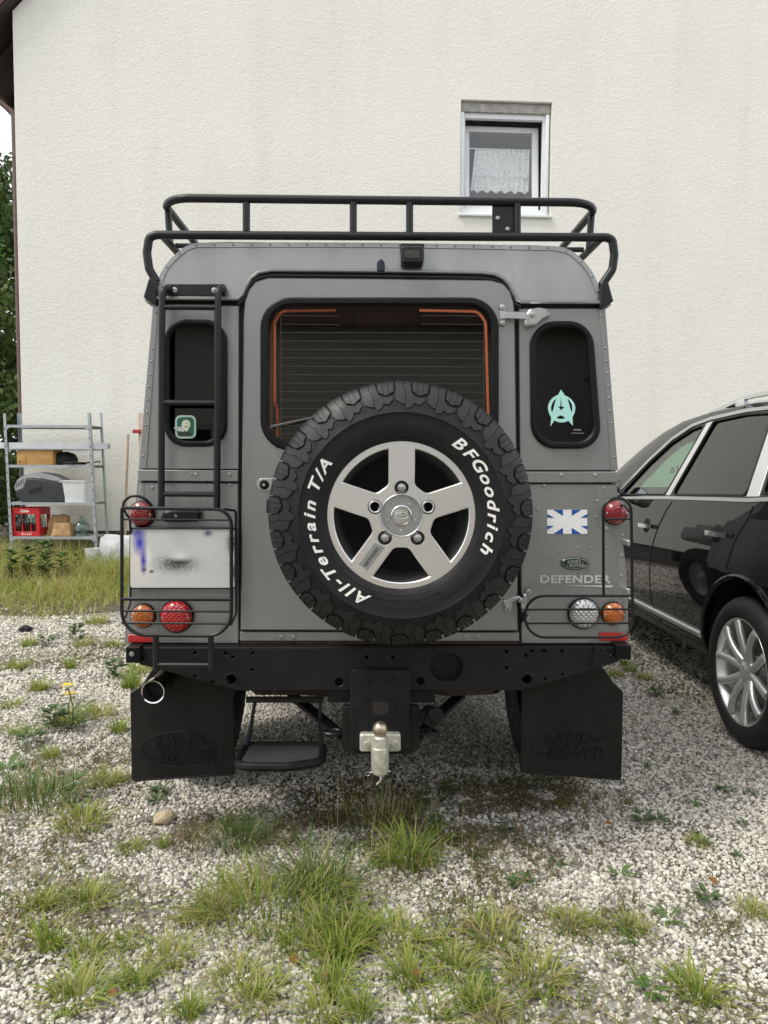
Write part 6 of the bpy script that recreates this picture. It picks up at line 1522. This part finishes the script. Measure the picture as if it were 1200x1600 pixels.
# ------------------------------------------------------------------ weeds, fallen leaves, small stones
def leaf_mat(name, c1, c2):
    m = mat(name, c1, .5, col2=c2, vscale=14, spec=.35); n = m.node_tree; b = n.nodes['Principled BSDF']
    tl_ = n.nodes.new('ShaderNodeBsdfTranslucent'); tl_.inputs['Color'].default_value = (*c2, 1); mxs = n.nodes.new('ShaderNodeMixShader'); mxs.inputs['Fac'].default_value = .25
    n.links.new(b.outputs[0], mxs.inputs[1]); n.links.new(tl_.outputs[0], mxs.inputs[2]); n.links.new(mxs.outputs[0], n.nodes['Material Output'].inputs['Surface']); return m
WEED = leaf_mat('weed_leaf', (.06, .125, .03), (.12, .20, .05)); WEED2 = leaf_mat('dull_weed_leaf', (.07, .115, .045), (.13, .18, .07))
def leaf(l, w, az, tiltb, z0=0.0, off=0.0):
    """One bent leaf of ten faces on a short stalk."""
    out = []; d = Vector((math.cos(az), math.sin(az), 0)); s = Vector((-d.y, d.x, 0))
    for t, ww in ((0, .08), (.25, .7), (.5, 1), (.75, .75), (1, .02)):
        p = d * (off + l * t * math.cos(tiltb * (1 - t))) + Vector((0, 0, z0 + l * math.sin(tiltb) * (t - .55 * t * t)))
        out += [p - s * w * ww * .5 + Vector((0, 0, .12 * w * ww)), p, p + s * w * ww * .5 + Vector((0, 0, .12 * w * ww))]
    f = []
    for i in range(4):
        for j in range(2): a = i * 3 + j; f.append((a, a + 1, a + 4, a + 3))
    return out, f
def plant(nl, l, w, tall=0.0, seed=0):
    rr = random.Random(seed); vs_, fs = [], []
    for k in range(nl):
        o, f = leaf(l * (.55 + .6 * rr.random()), w * (.7 + .5 * rr.random()), rr.random() * 6.283, .25 + .7 * rr.random(), tall * rr.random(), .004 + .02 * rr.random() * (1 if tall else .3))
        b = len(vs_); vs_ += o; fs += [tuple(b + i for i in q_) for q_ in f]
    return mesh(vs_, fs)
pw = [plant(16, .055, .022, .02, 1), plant(11, .075, .020, .0, 2), plant(26, .045, .020, .05, 3), plant(9, .10, .018, .0, 4), plant(40, .05, .026, .09, 5)]
G2 = 'low weeds on the open gravel beside the dark car'
for px, py, k, s, m in [(1004, 1290, 2, 1.3, WEED2), (1030, 1285, 0, 1.0, WEED2), (970, 1370, 3, .9, WEED), (1105, 1415, 2, 1.2, WEED), (1130, 1238, 0, .9, WEED), (1172, 1243, 0, .7, WEED), (1024, 1088, 2, 1.5, WEED2), (1057, 1117, 0, 1.0, WEED2), (1098, 1320, 0, .7, WEED2), (1045, 1440, 3, 1.0, WEED), (1015, 1550, 1, 1.1, WEED), (1060, 1530, 1, .8, WEED), (1085, 1260, 1, .7, WEED2), (1010, 1200, 0, .7, WEED2), (985, 1470, 3, .8, WEED), (1150, 1340, 0, .6, WEED2), (1085, 1305, 0, .6, WEED), (1160, 1290, 0, .6, WEED)]:
    put('weed', pw[k], m, px, py, 'low leafy green weed on the open gravel beside the dark car', 'weed', G2, s * .62)
G3 = 'low weeds in the litter between the two mud flaps and the camera'
for px, py, k, s, m in [(805, 1385, 0, .8, WEED), (765, 1545, 1, 1.0, WEED2), (825, 1375, 1, .7, WEED), (745, 1340, 1, .7, WEED2), (870, 1350, 1, .7, WEED), (700, 1250, 4, .9, WEED2), (680, 1300, 4, .8, WEED), (660, 1260, 4, .8, WEED2), (790, 1300, 0, .8, WEED2)]:
    put('weed', pw[k], m, px, py, 'low leafy weed amid brown litter right of the tow ball', 'weed', 'low weeds amid the litter right of the tow ball', s * .7)
for px, py, k, s, m in [(85, 1140, 4, 1.2, WEED), (50, 1165, 2, 1.4, WEED), (95, 1235, 1, 1.3, WEED), (180, 1060, 4, 1.2, WEED), (120, 1000, 4, 1.3, WEED), (75, 1010, 2, 1.4, WEED), (250, 1240, 0, .8, WEED), (245, 1255, 0, .7, WEED), (10, 1205, 1, 1.3, WEED)]:
    put('weed', pw[k], m, px, py, 'leafy weed among the grass tufts left of the grey car', 'weed', 'leafy weeds left of the grey car', s)
bush = plant(150, .10, .045, .42, 9)
for px, py, s in ((72, 918, 1.15), (45, 912, .95), (98, 912, .8), (20, 915, .9), (120, 905, .7)):
    put('nettle', bush, WEED, px, py, 'bushy nettle-like weed growing at the foot of the metal shelf', 'weed', 'bushy weeds at the foot of the shelf', s)
fx = empty('flowering_weed', (*ground_at(112, 1142), 0), 0, 'tall thin weed with yellow flowers left of the exhaust', 'weed')
obj('stem', join([tube([(0, 0, 0), (.01, .0, .12), (-.015, 0, .22)], .003, 6), tube([(0, 0, 0), (-.02, .01, .10), (-.012, .02, .17)], .0025, 6)]), WEED, fx); obj('leaves', plant(24, .11, .014, .12, 11), WEED, fx)
yel = mat('yellow_petals', (.75, .56, .02), .6, var=.1)
for loc in ((-.015, 0, .222), (-.012, .02, .172)): obj('flower', plant(20, .022, .012, .006, 12), yel, fx, loc=loc)
brown = leaf_mat('dead_leaf', (.20, .08, .03), (.30, .15, .06)); lm = plant(1, .05, .03, 0, 3)
for px, py, s in ((466, 1520, 1.0), (560, 1495, 1.0), (963, 1297, 1.2), (1123, 1393, 1.0), (640, 1535, .8), (585, 1490, .9), (180, 1570, .7), (500, 1537, .7)):
    put('fallen_leaf', lm, brown, px, py, 'single curled brown leaf fallen on the gravel', 'leaf', 'fallen brown leaves', s, None, .018)
sb_ = lumpy(.045, .035, .022, 4, 2, .3); put('flat_stone', sb_, mat('sandstone', (.42, .34, .22), .85, var=.2, vscale=30), 257, 1285, 'flat sand-coloured stone lying on the gravel', 'stone', None, 1.0)
sb_ = lumpy(.05, .04, .03, 8, 2, .4); put('dark_clod', sb_, mat('dark_earth', (.02, .018, .016), .9, var=.3), 40, 988, 'dark clod of earth on the gravel beyond the exhaust', 'clod', None, 1.0)

# ------------------------------------------------------------------ trees
LEAF = leaf_mat('tree_leaf', (.035, .075, .018), (.075, .13, .030)); LEAF2 = leaf_mat('pale_tree_leaf', (.06, .11, .03), (.12, .18, .05))
BARK = mat('bark', (.075, .058, .042), .9, var=.35, vscale=12, bump=.6, bscale=30)
def crown_mesh(n, clumps, size, seed):
    r_ = np.random.default_rng(seed); C_ = np.array([c[:3] for c in clumps]); RAD = np.array([c[3] for c in clumps]); w = RAD ** 2; k = r_.choice(len(clumps), n, p=w / w.sum())
    d = r_.normal(size=(n, 3)); d /= np.linalg.norm(d, axis=1)[:, None]; rad = RAD[k] * (.55 + .5 * r_.random(n)) * (1 + .18 * r_.normal(size=n))
    P_ = C_[k] + d * rad[:, None] * np.array([1, 1, .8]); a = r_.normal(size=(n, 3)); a[:, 2] -= .3; a /= np.linalg.norm(a, axis=1)[:, None]; nb = r_.normal(size=(n, 3)) + d; b = np.cross(a, nb); b /= np.linalg.norm(b, axis=1)[:, None]
    s = size * (.6 + .8 * r_.random(n))[:, None]
    V = np.stack([P_, P_ + a * s * .5 + b * s * .32, P_ + a * s, P_ + a * s * .5 - b * s * .32], 1).astype(np.float32)
    me = bpy.data.meshes.new('crown'); me.vertices.add(4 * n); me.vertices.foreach_set('co', V.ravel()); me.loops.add(4 * n); me.loops.foreach_set('vertex_index', np.arange(4 * n, dtype=np.int32)); me.polygons.add(n); me.polygons.foreach_set('loop_start', np.arange(n, dtype=np.int32) * 4); me.update(calc_edges=True); return me
def tree(x, y, h, rad, seed, label, n=14000, leafm=LEAF, name='leafy_tree', low=.3, size=.16, group=None):
    r_ = random.Random(seed); t = empty(name, (x, y, 0), 0, label, 'tree', group); cl_, limbs = [], []
    limbs.append(tube([(0, 0, -.1), (.03 * h * .3, 0, h * .3), (0, .05, h * .6), (.05, 0, h * .85)], [h * .026, h * .020, h * .012, .02], 10))
    for i in range(26):
        f = low + (1 - low) * (i + .5) / 26; a = i * 2.4 + r_.random(); rr = rad * (math.sin(math.pi * min(1, (f - low) / (1 - low) * .86 + .12)) ** .7) * (.55 + .45 * r_.random()); c = (rr * math.cos(a), rr * math.sin(a), f * h * (.94 + .08 * r_.random()))
        cl_.append((*c, rad * (.22 + .16 * r_.random())))
        limbs.append(tube([(0, 0, c[2] * .62), (c[0] * .5, c[1] * .5, c[2] * .85), c], [h * .008, h * .005, .008], 6))
    obj('trunk', join(limbs), BARK, t); obj('crown', crown_mesh(n, cl_, size, seed), leafm, t, smooth=0); return t
tree(-9.4, 16.5, 7.5, 2.7, 1, 'tall dark leafy tree rising beyond the corner of the house', 26000)
tree(-7.7, 13.2, 5.4, 1.8, 2, 'lower pale green bushy tree beside the house corner', 18000, LEAF2, low=.08, size=.12)
tree(-7.2, 11.3, 2.5, 1.3, 3, 'dark green hedge shrub behind the metal shelf', 9000, LEAF, 'hedge_shrub', .05, .09)
# across the yard: a second cream house and two trees, which the dark glass and the paint mirror
NH = empty('neighbour_house', (0, -11, 0), 0, 'cream house across the yard, mirrored faintly in the car windows', 'house')
def RH(x0, z0, x1, z1): return [(x0, z0), (x1, z0), (x1, z1), (x0, z1)]
nw = [RH(-6.5, 1.0, -5.3, 2.4), RH(-2.4, 1.0, -1.0, 2.4), RH(3.2, .1, 4.2, 2.2)]
me = plate(RH(-10, 0, 6.5, 4.4), nw, 0, .3, 0); me.transform(Matrix.Rotation(math.pi, 4, 'Z')); obj('wall', me, M['render'], NH, smooth=0)
for w_ in nw:
    me = plate(w_, [inset(w_, .09)], .05, .05, 0); me.transform(Matrix.Rotation(math.pi, 4, 'Z')); fr_ = obj('window_frame', me, M['white_pvc'], NH)
    me = plate(inset(w_, .08), (), .07, .01, 0); me.transform(Matrix.Rotation(math.pi, 4, 'Z')); obj('pane', me, mat('dark_pane', (.03, .035, .04), .05, var=.1), fr_)
obj('roof', mesh([(-7, .4, 4.3), (10.5, .4, 4.3), (10.5, -4, 7.2), (-7, -4, 7.2), (-7, -8.4, 4.3), (10.5, -8.4, 4.3)], [(0, 1, 2, 3), (3, 2, 5, 4)]), M['tile'], NH)
for i, (x, y, h, r2) in enumerate(((-9.5, -9.5, 5.0, 2.2), (6.5, -8.5, 5.2, 2.2))):
    tree(x, y, h, r2, 20 + i, ('broad leafy tree at one end of the house across the yard', 'bushy leafy tree at the other end of the house across the yard')[i], 6000, LEAF, low=.10, size=.26)
